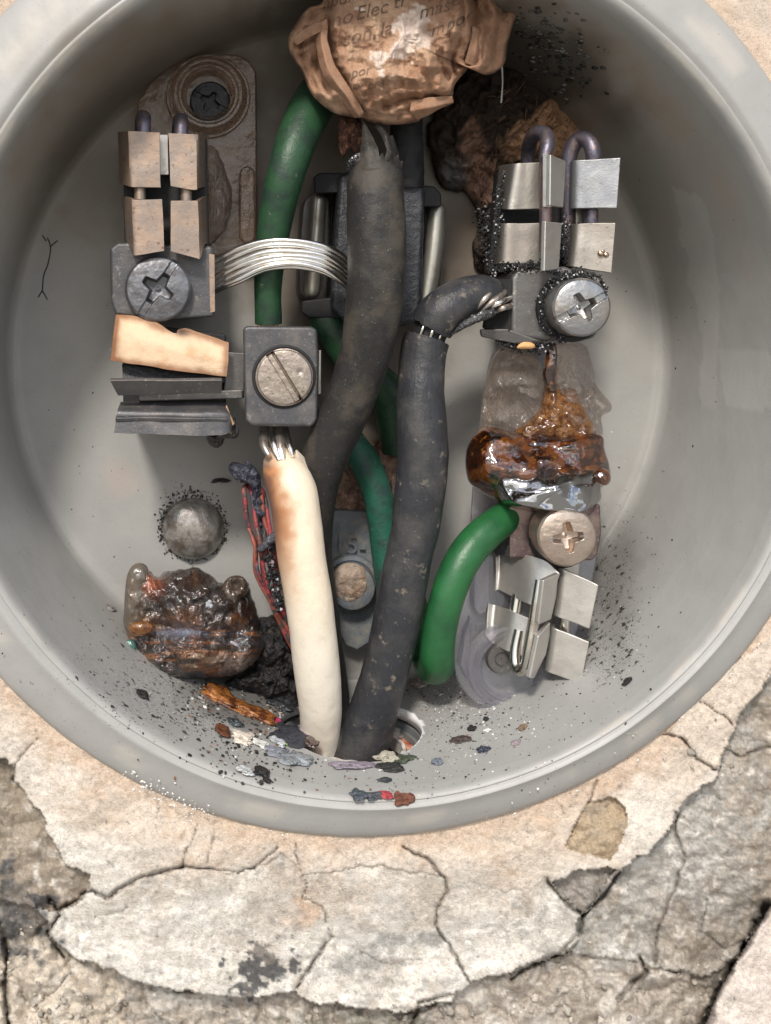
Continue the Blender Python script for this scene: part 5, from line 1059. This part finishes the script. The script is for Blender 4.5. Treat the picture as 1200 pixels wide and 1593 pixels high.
# glassy black skin over the lower front of the mass
m_gloss = mat('glassy_black_resin', (.010, .008, .007), rough=.03, ior=2.3, spec=1.0, coat=1, coatr=.02, bumps=(('n', .025, 3),))
g = G(); lump(g, [(764, 742), (785, 730), (815, 722), (836, 728), (850, 718), (880, 720), (900, 730), (925, 728), (940, 732), (936, 748), (934, 770), (928, 788), (915, 803), (890, 800), (850, 800), (815, 794), (787, 786), (776, 770)], (858, 762), 172, 30, 30, 220, 70, dome=.6, sharp=2.2, dispf=lambda x, y, t: (y-730)*.62*sstep(t, 1.0, .80)+(adisp(x, y, t, 0)*.35+n2(x, y, .028, 481, 2)*11)*np.clip((1-t)*4, 0, 1)); put('black_skin', g, m_gloss, mb, angle=180)
g = G(); lump(g, [(925, 735), (936, 728), (948, 734), (951, 746), (944, 755), (932, 752), (925, 745)], (938, 742), 190, 12, 12, 60, 20, dispf=lambda x, y, t: n2(x, y, .1, 8)*4*(1-t)); put('amber_nodule', g, m_amb, mb, angle=180)

# ================================================================== CHARRED LUMP, LOWER LEFT
cl_ = thing('charred_resin_lump', 'large dark brown glossy resin lump lying at the lower left of the box', 'melted lump', (300, 1000, 60))
LO = [(207, 882), (220, 877), (232, 886), (244, 896), (262, 888), (292, 884), (325, 892), (348, 908), (362, 898), (382, 900), (392, 918), (398, 945), (405, 985), (412, 1010), (398, 1030), (372, 1048), (340, 1054), (300, 1056), (268, 1062), (244, 1056), (222, 1036), (205, 1018), (197, 992), (192, 965), (196, 930), (202, 900)]
def ldisp(x, y, t):
    d = n2(x, y, .02, 501, 4)*26+n2(x, y, .07, 502, 4)*7+np.abs(n2(x, y, .16, 503))*6*sstep(y, 960, 1000)-16*np.exp(-(dline(x, y, [(200, 985), (250, 975), (320, 985), (390, 978)])/9)**2)+14*gauss(x, y, 300, 925, 60, 26)+12*gauss(x, y, 300, 1020, 80, 16)
    return d*np.clip((1-t)*5, 0, 1)
def lcol(x, y, t):
    c = np.zeros(np.shape(x)+(3,)); a = n2(x, y, .03, 511, 5); b = n2(x, y, .09, 512, 5); f = fbm(np.stack([x*.03, y*.14, x*0], -1), 5, 513)
    c[:] = (.022, .011, .006); c = mixc(c, (.09, .035, .012), sstep(a, .1, .5)); c = mixc(c, (.02, .018, .02), sstep(b, .1, .4)*.9)
    c = mixc(c, (.12, .095, .07), np.clip(gauss(x, y, 210, 925, 20, 52)*1.0, 0, 1)*.7)
    c = mixc(c, (.30, .07, .02), gauss(x, y, 236, 908, 16, 16)*.8); c = mixc(c, (.42, .20, .06), gauss(x, y, 222, 976, 18, 9))
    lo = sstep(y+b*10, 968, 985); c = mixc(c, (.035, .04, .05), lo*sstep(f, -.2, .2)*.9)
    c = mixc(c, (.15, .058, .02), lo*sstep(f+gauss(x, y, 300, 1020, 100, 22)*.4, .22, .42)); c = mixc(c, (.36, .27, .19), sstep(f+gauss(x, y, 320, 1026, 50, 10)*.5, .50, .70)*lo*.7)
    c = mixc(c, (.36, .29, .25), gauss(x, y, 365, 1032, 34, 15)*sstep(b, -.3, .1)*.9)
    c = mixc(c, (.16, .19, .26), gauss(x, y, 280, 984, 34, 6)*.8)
    return c
m_lump = mat('scorched_resin', rough=.07, vc=True, ior=1.6, spec=.7, coat=.7, coatr=.06, layers=(('n', .12, .60, .68, (.4,), .2), ('n', .3, .68, .72, (3.0,), .5)), bumps=(('n', .06, 8), ('n', .2, 3)))
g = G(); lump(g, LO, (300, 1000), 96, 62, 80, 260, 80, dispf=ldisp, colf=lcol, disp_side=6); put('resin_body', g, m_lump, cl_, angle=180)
g = G(); lump(g, [(196, 905), (206, 880), (222, 876), (232, 890), (226, 930), (218, 975), (206, 985), (194, 965)], (211, 930), 124, 16, 14, 80, 24, dispf=lambda x, y, t: n2(x, y, .06, 8)*6); put('cloudy_flap', g, mat('cloudy_resin', (.22, .19, .155), rough=.2, trans=.5, coat=.5, layers=(('n', .05, .5, .65, (.25, .18, .12)),), bumps=(('n', .06, 4),)), cl_, angle=180)
g = G(); lump(g, [(349, 905), (360, 896), (376, 896), (386, 908), (384, 925), (372, 935), (362, 960), (350, 940), (345, 920)], (366, 918), 128, 15, 14, 80, 24, dispf=lambda x, y, t: n2(x, y, .06, 18)*8-14*gauss(x, y, 366, 912, 8, 8)); put('curled_lip', g, mat('smoky_resin', (.09, .06, .04), rough=.12, trans=.5, coat=1, layers=(('n', .08, .5, .65, (.17, .12, .09)),), bumps=(('n', .08, 4),)), cl_, angle=180)
g = G(); lump(g, [(201, 973), (215, 967), (232, 969), (239, 976), (230, 985), (212, 990), (203, 984)], (220, 978), 146, 9, 8, 60, 16); put('amber_tongue', g, m_amb2, cl_, angle=180)
g = G(); lump(g, [(196, 998), (205, 994), (213, 1004), (211, 1020), (204, 1031), (197, 1026), (195, 1012)], (204, 1012), 122, 8, 7, 50, 14); put('green_scrap', g, mat('dark_green_film', (.03, .10, .085), rough=.15, coat=1, layers=(('n', .12, .55, .65, (.35, .38, .36)),), bumps=(('n', .1, 3),)), cl_, angle=180)
for i, (x, y, r_, c_) in enumerate(((318, 938, 17, (.40, .42, .46)), (318, 990, 11, (.22, .26, .10)), (270, 1004, 16, (.12, .14, .20)), (296, 1004, 10, (.42, .05, .06)), (362, 1004, 11, (.24, .24, .28)))):  # scraps stuck to the lump; the pale ones are painted glints of its gloss
    g = G(); chunk(g, P((x, y, 150 if y < 970 else 140)), r_*.9*S, i+60, (1, .45, .16), -.25, C=c_, sub=3, rough=.5); put('stuck_flake', g, mat('stuck_flake_skin', c_, rough=.25, spec=.6, coat=.4, bumps=(('n', .1, 4), ('n', .4, 1))), cl_, angle=180)

hp = thing('char_heap', 'black crusty char filling the dark shadow between the resin lump and the red wires', 'char heap', (430, 1050, 40))  # black char, also put in for the dark shadow right of the lump
g = G(); lump(g, [(392, 985), (412, 960), (436, 960), (462, 990), (470, 1040), (474, 1090), (462, 1112), (430, 1104), (400, 1085), (370, 1076), (345, 1066), (372, 1050), (396, 1035)], (425, 1045), 62, 40, 60, 150, 44, disp_side=9, dispf=lambda x, y, t: (n2(x, y, .05, 601, 5)*24+np.abs(n2(x, y, .16, 602))*9)*np.clip((1-t)*5, 0, 1))
put('char_body', g, mat('crusty_char', (.014, .013, .014), rough=.45, spec=.5, layers=(('n', .08, .55, .68, (.05, .035, .028)), ('n', .3, .66, .71, (.18, .17, .17), .3)), bumps=(('n', .1, 8), ('n', .4, 3))), hp, angle=180)
# ================================================================== LOOSE DEBRIS
def flake(label, name, cat, x, y, ln, asp, rot_, col, rough=.6, thick=.22, seed=0, lift=.6, h=None, gloss=False, group=None, layers=(), sub=4):
    if h is None: hh, nn = on_bowl(x, y)
    else: hh, nn = h, Vector((0, -.35, 1)).normalized()
    r = ln*.5*kk(hh)*S; g = G()
    # foreshortening of the sloping wall: lengthen along the depth so the outline keeps its picture size
    vd = (P((x, y, hh))-Vector(cam.location)).normalized(); fs = max(.5, abs(nn.dot(vd)))
    chunk(g, P((x, y, hh))+nn*r*thick*lift, r, seed+3, (1, min(asp/fs, 1.4), thick*.7), rot_, up=tuple(nn), C=col, sub=sub, rough=.6)
    m = mat(name+'_skin', col, rough=rough, spec=.6, coat=.8 if gloss else 0, layers=layers or (('n', .14, .5, .64, tuple(c*.45 for c in col)), ('n', .4, .64, .70, tuple(min(c*1.8+.05, .8) for c in col))), bumps=(('n', .15, 4), ('n', .5, 1.5)))
    return put(name, g, m, None, at=(x, y, hh), angle=180, label=label, cat=cat, group=group)
amL = (('n', .07, .46, .55, (.10, .03, .01)), ('n', .16, .58, .64, (.52, .24, .07)))
D_ = [('long pointed amber flake sticking up from the ash pile', 'amber_flake', 'flake', 352, 1092, 78, .33, -.55, (.30, .11, .025), .25, .20, 1, amL),
      ('broad amber flake with a pale underside lying nearest the white cable', 'amber_flake', 'flake', 398, 1112, 60, .42, -.5, (.27, .10, .025), .25, .20, 2, amL),
      ('small rust brown crumpled flake left of the cream chip', 'rust_flake', 'flake', 346, 1138, 28, .8, .3, (.13, .045, .02), .5, .3, 3, ()),
      ('oval cream plastic chip in the ash pile', 'cream_chip', 'chip', 378, 1150, 40, .48, -.5, (.70, .62, .52), .6, .25, 4, ()),
      ('small white elongated chip just right of the oval cream chip', 'white_chip', 'chip', 405, 1158, 25, .45, -.9, (.66, .66, .62), .5, .3, 5, ()),
      ('flat slate black shard leaning beside the base of the white cable', 'slate_shard', 'shard', 450, 1142, 52, .6, -.35, (.035, .038, .048), .6, .16, 6, ()),
      ('curled silvery scrap just below the slate black shard', 'silver_scrap', 'scrap', 433, 1156, 20, .7, .3, (.50, .52, .54), .3, .4, 7, ()),
      ('crinkled glassy grey scrap at the right end of the ash pile', 'glassy_scrap', 'scrap', 458, 1183, 42, .45, .25, (.22, .24, .26), .2, .3, 8, ()),
      ('flat pale grey film below the amber flakes', 'grey_film', 'film', 430, 1170, 42, .35, 0, (.24, .25, .29), .35, .15, 9, ()),
      ('round translucent white scrap at the bottom left of the ash pile', 'white_scrap', 'scrap', 384, 1200, 24, .65, -.4, (.58, .60, .60), .3, .3, 10, ()),
      ('black angular cinder beside the round white scrap', 'black_cinder', 'cinder', 407, 1203, 22, .6, -.5, (.02, .019, .018), .5, .45, 11, ()),
      ('small black cinder lowest at the left of the debris', 'black_cinder', 'cinder', 415, 1215, 12, .6, .8, (.018, .017, .016), .5, .5, 12, ()),
      ('lilac grey curled film touching the foot of the white cable', 'lilac_film', 'film', 477, 1139, 22, .7, .3, (.30, .24, .26), .3, .3, 13, ()),
      ('dark bubbly resin bead against the foot of the white cable', 'resin_bead', 'bead', 482, 1157, 22, .8, 0, (.07, .04, .035), .2, .5, 14, ()),
      ('small magenta scrap between the amber flake and black soot', 'magenta_scrap', 'scrap', 430, 1120, 14, .4, -.6, (.45, .04, .12), .5, .3, 15, ()),
      ('blue black glossy pebble under the left amber flake', 'dark_pebble', 'pebble', 366, 1125, 20, .6, 0, (.035, .05, .055), .25, .5, 16, ()),
      ('tiny bright green scrap in the ash pile', 'green_scrap', 'scrap', 446, 1158, 8, .7, 0, (.25, .50, .05), .5, .5, 17, ()),
      ('glossy tangled black scrap high in the ash pile by the white cable', 'black_tangle', 'scrap', 440, 1098, 40, .55, .4, (.03, .033, .038), .2, .4, 18, ()),
      ('grey shiny sliver highest in the ash pile', 'grey_sliver', 'sliver', 442, 1072, 17, .3, -.4, (.35, .30, .32), .3, .3, 19, ()),
      ('purple grey film lying across the lip of the cable hole', 'purple_film', 'film', 545, 1192, 56, .2, .12, (.26, .22, .26), .45, .12, 20, ()),
      ('dark olive flake stacked on a grey one below the hole', 'olive_flake', 'flake', 626, 1182, 34, .4, .1, (.07, .085, .055), .4, .2, 21, ()),
      ('pale beige crumpled flake at the right edge of the hole', 'beige_flake', 'flake', 602, 1180, 32, .55, -.2, (.40, .37, .30), .7, .3, 22, ()),
      ('nearly black folded flake under the beige flake', 'black_flake', 'flake', 608, 1195, 34, .35, .15, (.03, .03, .028), .5, .2, 23, ()),
      ('small dark flake alone between hole and rim', 'black_flake', 'flake', 600, 1214, 20, .35, .1, (.04, .045, .05), .5, .25, 24, ()),
      ('blue grey crumb at the left end of the short row on the rim', 'blue_crumb', 'crumb', 557, 1239, 22, .7, .2, (.07, .085, .10), .4, .5, 25, ()),
      ('dark grey oval chip in the middle of the row on the rim', 'grey_chip', 'chip', 581, 1240, 26, .4, -.2, (.075, .085, .095), .4, .3, 26, ()),
      ('red chip in the short row on the rim', 'red_chip', 'chip', 603, 1239, 20, .5, .7, (.42, .06, .07), .45, .35, 27, ()),
      ('rusty brown fuzzy crumb at the right end of the row on the rim', 'rust_crumb', 'crumb', 625, 1243, 24, .7, .1, (.15, .055, .03), .8, .5, 28, ()),
      ('oval dark brown bark like flake right of the hole', 'brown_flake', 'flake', 718, 1152, 20, .8, 1.2, (.07, .05, .045), .4, .4, 29, ()),
      ('shiny blue black chip right of the bark like flake', 'blue_black_chip', 'chip', 752, 1168, 17, .55, -.9, (.03, .035, .06), .25, .4, 30, ()),
      ('black chip above the bark like flake', 'black_chip', 'chip', 734, 1135, 15, .5, 0, (.02, .02, .02), .5, .5, 31, ()),
      ('grey and white two tone crumb below the right side of the hole', 'two_tone_crumb', 'crumb', 681, 1187, 16, .5, 1.4, (.16, .18, .22), .4, .5, 32, ()),
      ('round black pellet nearest the acrylic base', 'black_pellet', 'pellet', 757, 1120, 8, .9, 0, (.02, .02, .02), .5, .8, 33, ()),
      ('brown crumb lying below the acrylic base', 'brown_crumb', 'crumb', 814, 1133, 12, .7, 0, (.22, .15, .09), .8, .5, 34, ()),
      ('mauve flake on a thin stalk', 'mauve_flake', 'flake', 804, 1156, 14, .45, .9, (.30, .24, .26), .5, .3, 35, ()),
      ('black two legged cinder far right below the clip plates', 'black_cinder', 'cinder', 977, 1061, 13, .5, .5, (.02, .02, .02), .5, .5, 36, ()),
      ('white crumb right of the black chip', 'white_crumb', 'crumb', 758, 1137, 11, .45, .1, (.72, .72, .70), .6, .5, 37, ()),
      ('pair of black cinders on the left slope below the resin lump', 'black_cinder', 'cinder', 222, 1082, 20, .5, -.5, (.02, .02, .02), .5, .5, 38, ()),
      ('black and white chip on the left slope beside the resin lump', 'pied_chip', 'chip', 172, 945, 17, .5, -.7, (.30, .28, .28), .5, .3, 39, ()),
      ('small black cinder left of the charred red wires', 'black_cinder', 'cinder', 343, 747, 24, .25, .05, (.02, .018, .018), .5, .5, 40, ()),
      ('pinkish plaster fragment sitting in the cable hole behind the black cable', 'plaster_fragment', 'fragment', 612, 1140, 24, .8, 1.2, (.42, .38, .34), .8, .5, 41, ()),
      ('pale stone crumb under the end of the bright green wire', 'stone_crumb', 'crumb', 653, 1066, 24, .7, .1, (.42, .36, .32), .8, .5, 42, ())]
for (lb, nm_, ct, x, y, ln, asp, ro, co, rg_, tk, sd_, ly) in D_:
    hgt = None
    if nm_ == 'amber_flake': pass
    flake(lb, nm_, ct, x, y, ln, asp, ro, co, rg_, tk, sd_, layers=ly, h=(105 if nm_ == 'plaster_fragment' else None), gloss=rg_ < .3)
g = G(); 
# ash, grit and soot specks nobody could count
def specks(n, boxes, name, label, lo, hi, cols, pw):
    g = G(); r_ = np.random.default_rng(n)
    for (cx, cy, sx_, sy_, k) in boxes:
        for i in range(int(n*k)):
            x, y = r_.normal(cx, sx_), r_.normal(cy, sy_)
            if math.hypot(x-570, y-540) > 760 or (abs(x-550) < 112 and abs(y-1132) < 50 and math.hypot((x-550)/112, (y-1132)/50) < 1.05): continue
            h_, nn = on_bowl(x, y); c_ = cols[r_.choice(len(cols), p=pw)]; r = min(abs(r_.normal(lo*.6, hi*.75))+.35, 4)
            chunk(g, P((x, y, h_))+nn*r*.15*S, r*S, int(r_.integers(900)), (1, r_.uniform(.5, 1), .5), r_.uniform(0, 6), up=tuple(nn), C=np.array(c_)*r_.uniform(.7, 1.3), sub=1)
    return put(name, g, m_char, None, kind='stuff', label=label, cat='ash', angle=180, smooth=False)
dk_ = [(.02, .02, .02), (.05, .045, .04), (.35, .33, .30), (.62, .60, .56), (.20, .10, .05)]
specks(900, [(400, 1150, 50, 30, .5), (440, 1100, 30, 20, .45), (330, 1085, 26, 16, .3)], 'ash_pile', 'dark ash, soot and glittering crumbs heaped left of the white cable', 1.6, 1.6, dk_, [.42, .25, .13, .08, .12])
specks(1500, [(740, 1130, 60, 45, .42), (700, 1090, 40, 14, .22), (620, 1200, 120, 26, .14), (900, 1080, 70, 60, .08), (670, 1060, 30, 16, .14)], 'grit', 'fine pale and black grit scattered right of the cable hole', .7, .9, dk_, [.25, .15, .35, .18, .07])
g = G()
for i in range(210):
    q = nrng.uniform(0, 1)
    if i % 3: x, y = 200+q*120+nrng.normal(0, 14), 1210+q*62+nrng.normal(0, 6)
    else:
        a = nrng.uniform(.25, 2.7); rr = 768+nrng.normal(0, 2.5); x, y = 565+rr*math.cos(a), 540+rr*math.sin(a)
    c_ = nrng.uniform(.55, .75); chunk(g, P((x, y, 345 if i % 3 else 337)), abs(nrng.normal(.4, 1.0))*S+.3*S, i, (1, .7, .3), nrng.uniform(0, 6), up=(0, -1, -.3), C=(c_, c_*.96, c_*.88), sub=1)
put('plaster_specks', g, m_char, None, kind='stuff', label='white plaster specks stuck to the lower left rim of the box', cat='plaster specks', angle=180)
specks(900, [(230, 1040, 90, 55, .3), (320, 1110, 50, 26, .3), (950, 930, 46, 90, .22), (560, 1230, 260, 20, .06), (180, 780, 90, 130, .06), (1040, 560, 60, 160, .05)], 'soot_specks', 'tiny soot specks peppered over the inside of the grey box', .5, .8, dk_, [.6, .25, .06, .03, .06])

# pieces that belong to a larger part hang under it
def under(thing_, part, names):
    tgt = [o for o in thing_.children if o.name.split('.')[0] == part]
    if not tgt: return
    for o in list(thing_.children):
        if o.name.split('.')[0] in names: o.parent = tgt[0]
for t_ in (t1, t2, t3, t4):
    under(t_, 'lug_body', ('screw', 'worn_edge', 'screw_collar', 'screw_hole_rim', 'lug_mouth', 'lug_sill', 'slot_burr', 'edge_tab', 'screw_shank'))
    under(t_, 'insulator_base', ('screw_well', 'well_rim', 'mounting_screw', 'base_rib', 'moulded_mark', 'well_sleeve', 'melted_fold'))
under(box, 'cast_plate', ('raised_number', 'boss', 'clay_plug'))
under(pap, 'paper_ball', ('printed_word', 'paper_fold'))
under(cond, 'pipe', ('pipe_liner', 'pipe_bottom'))
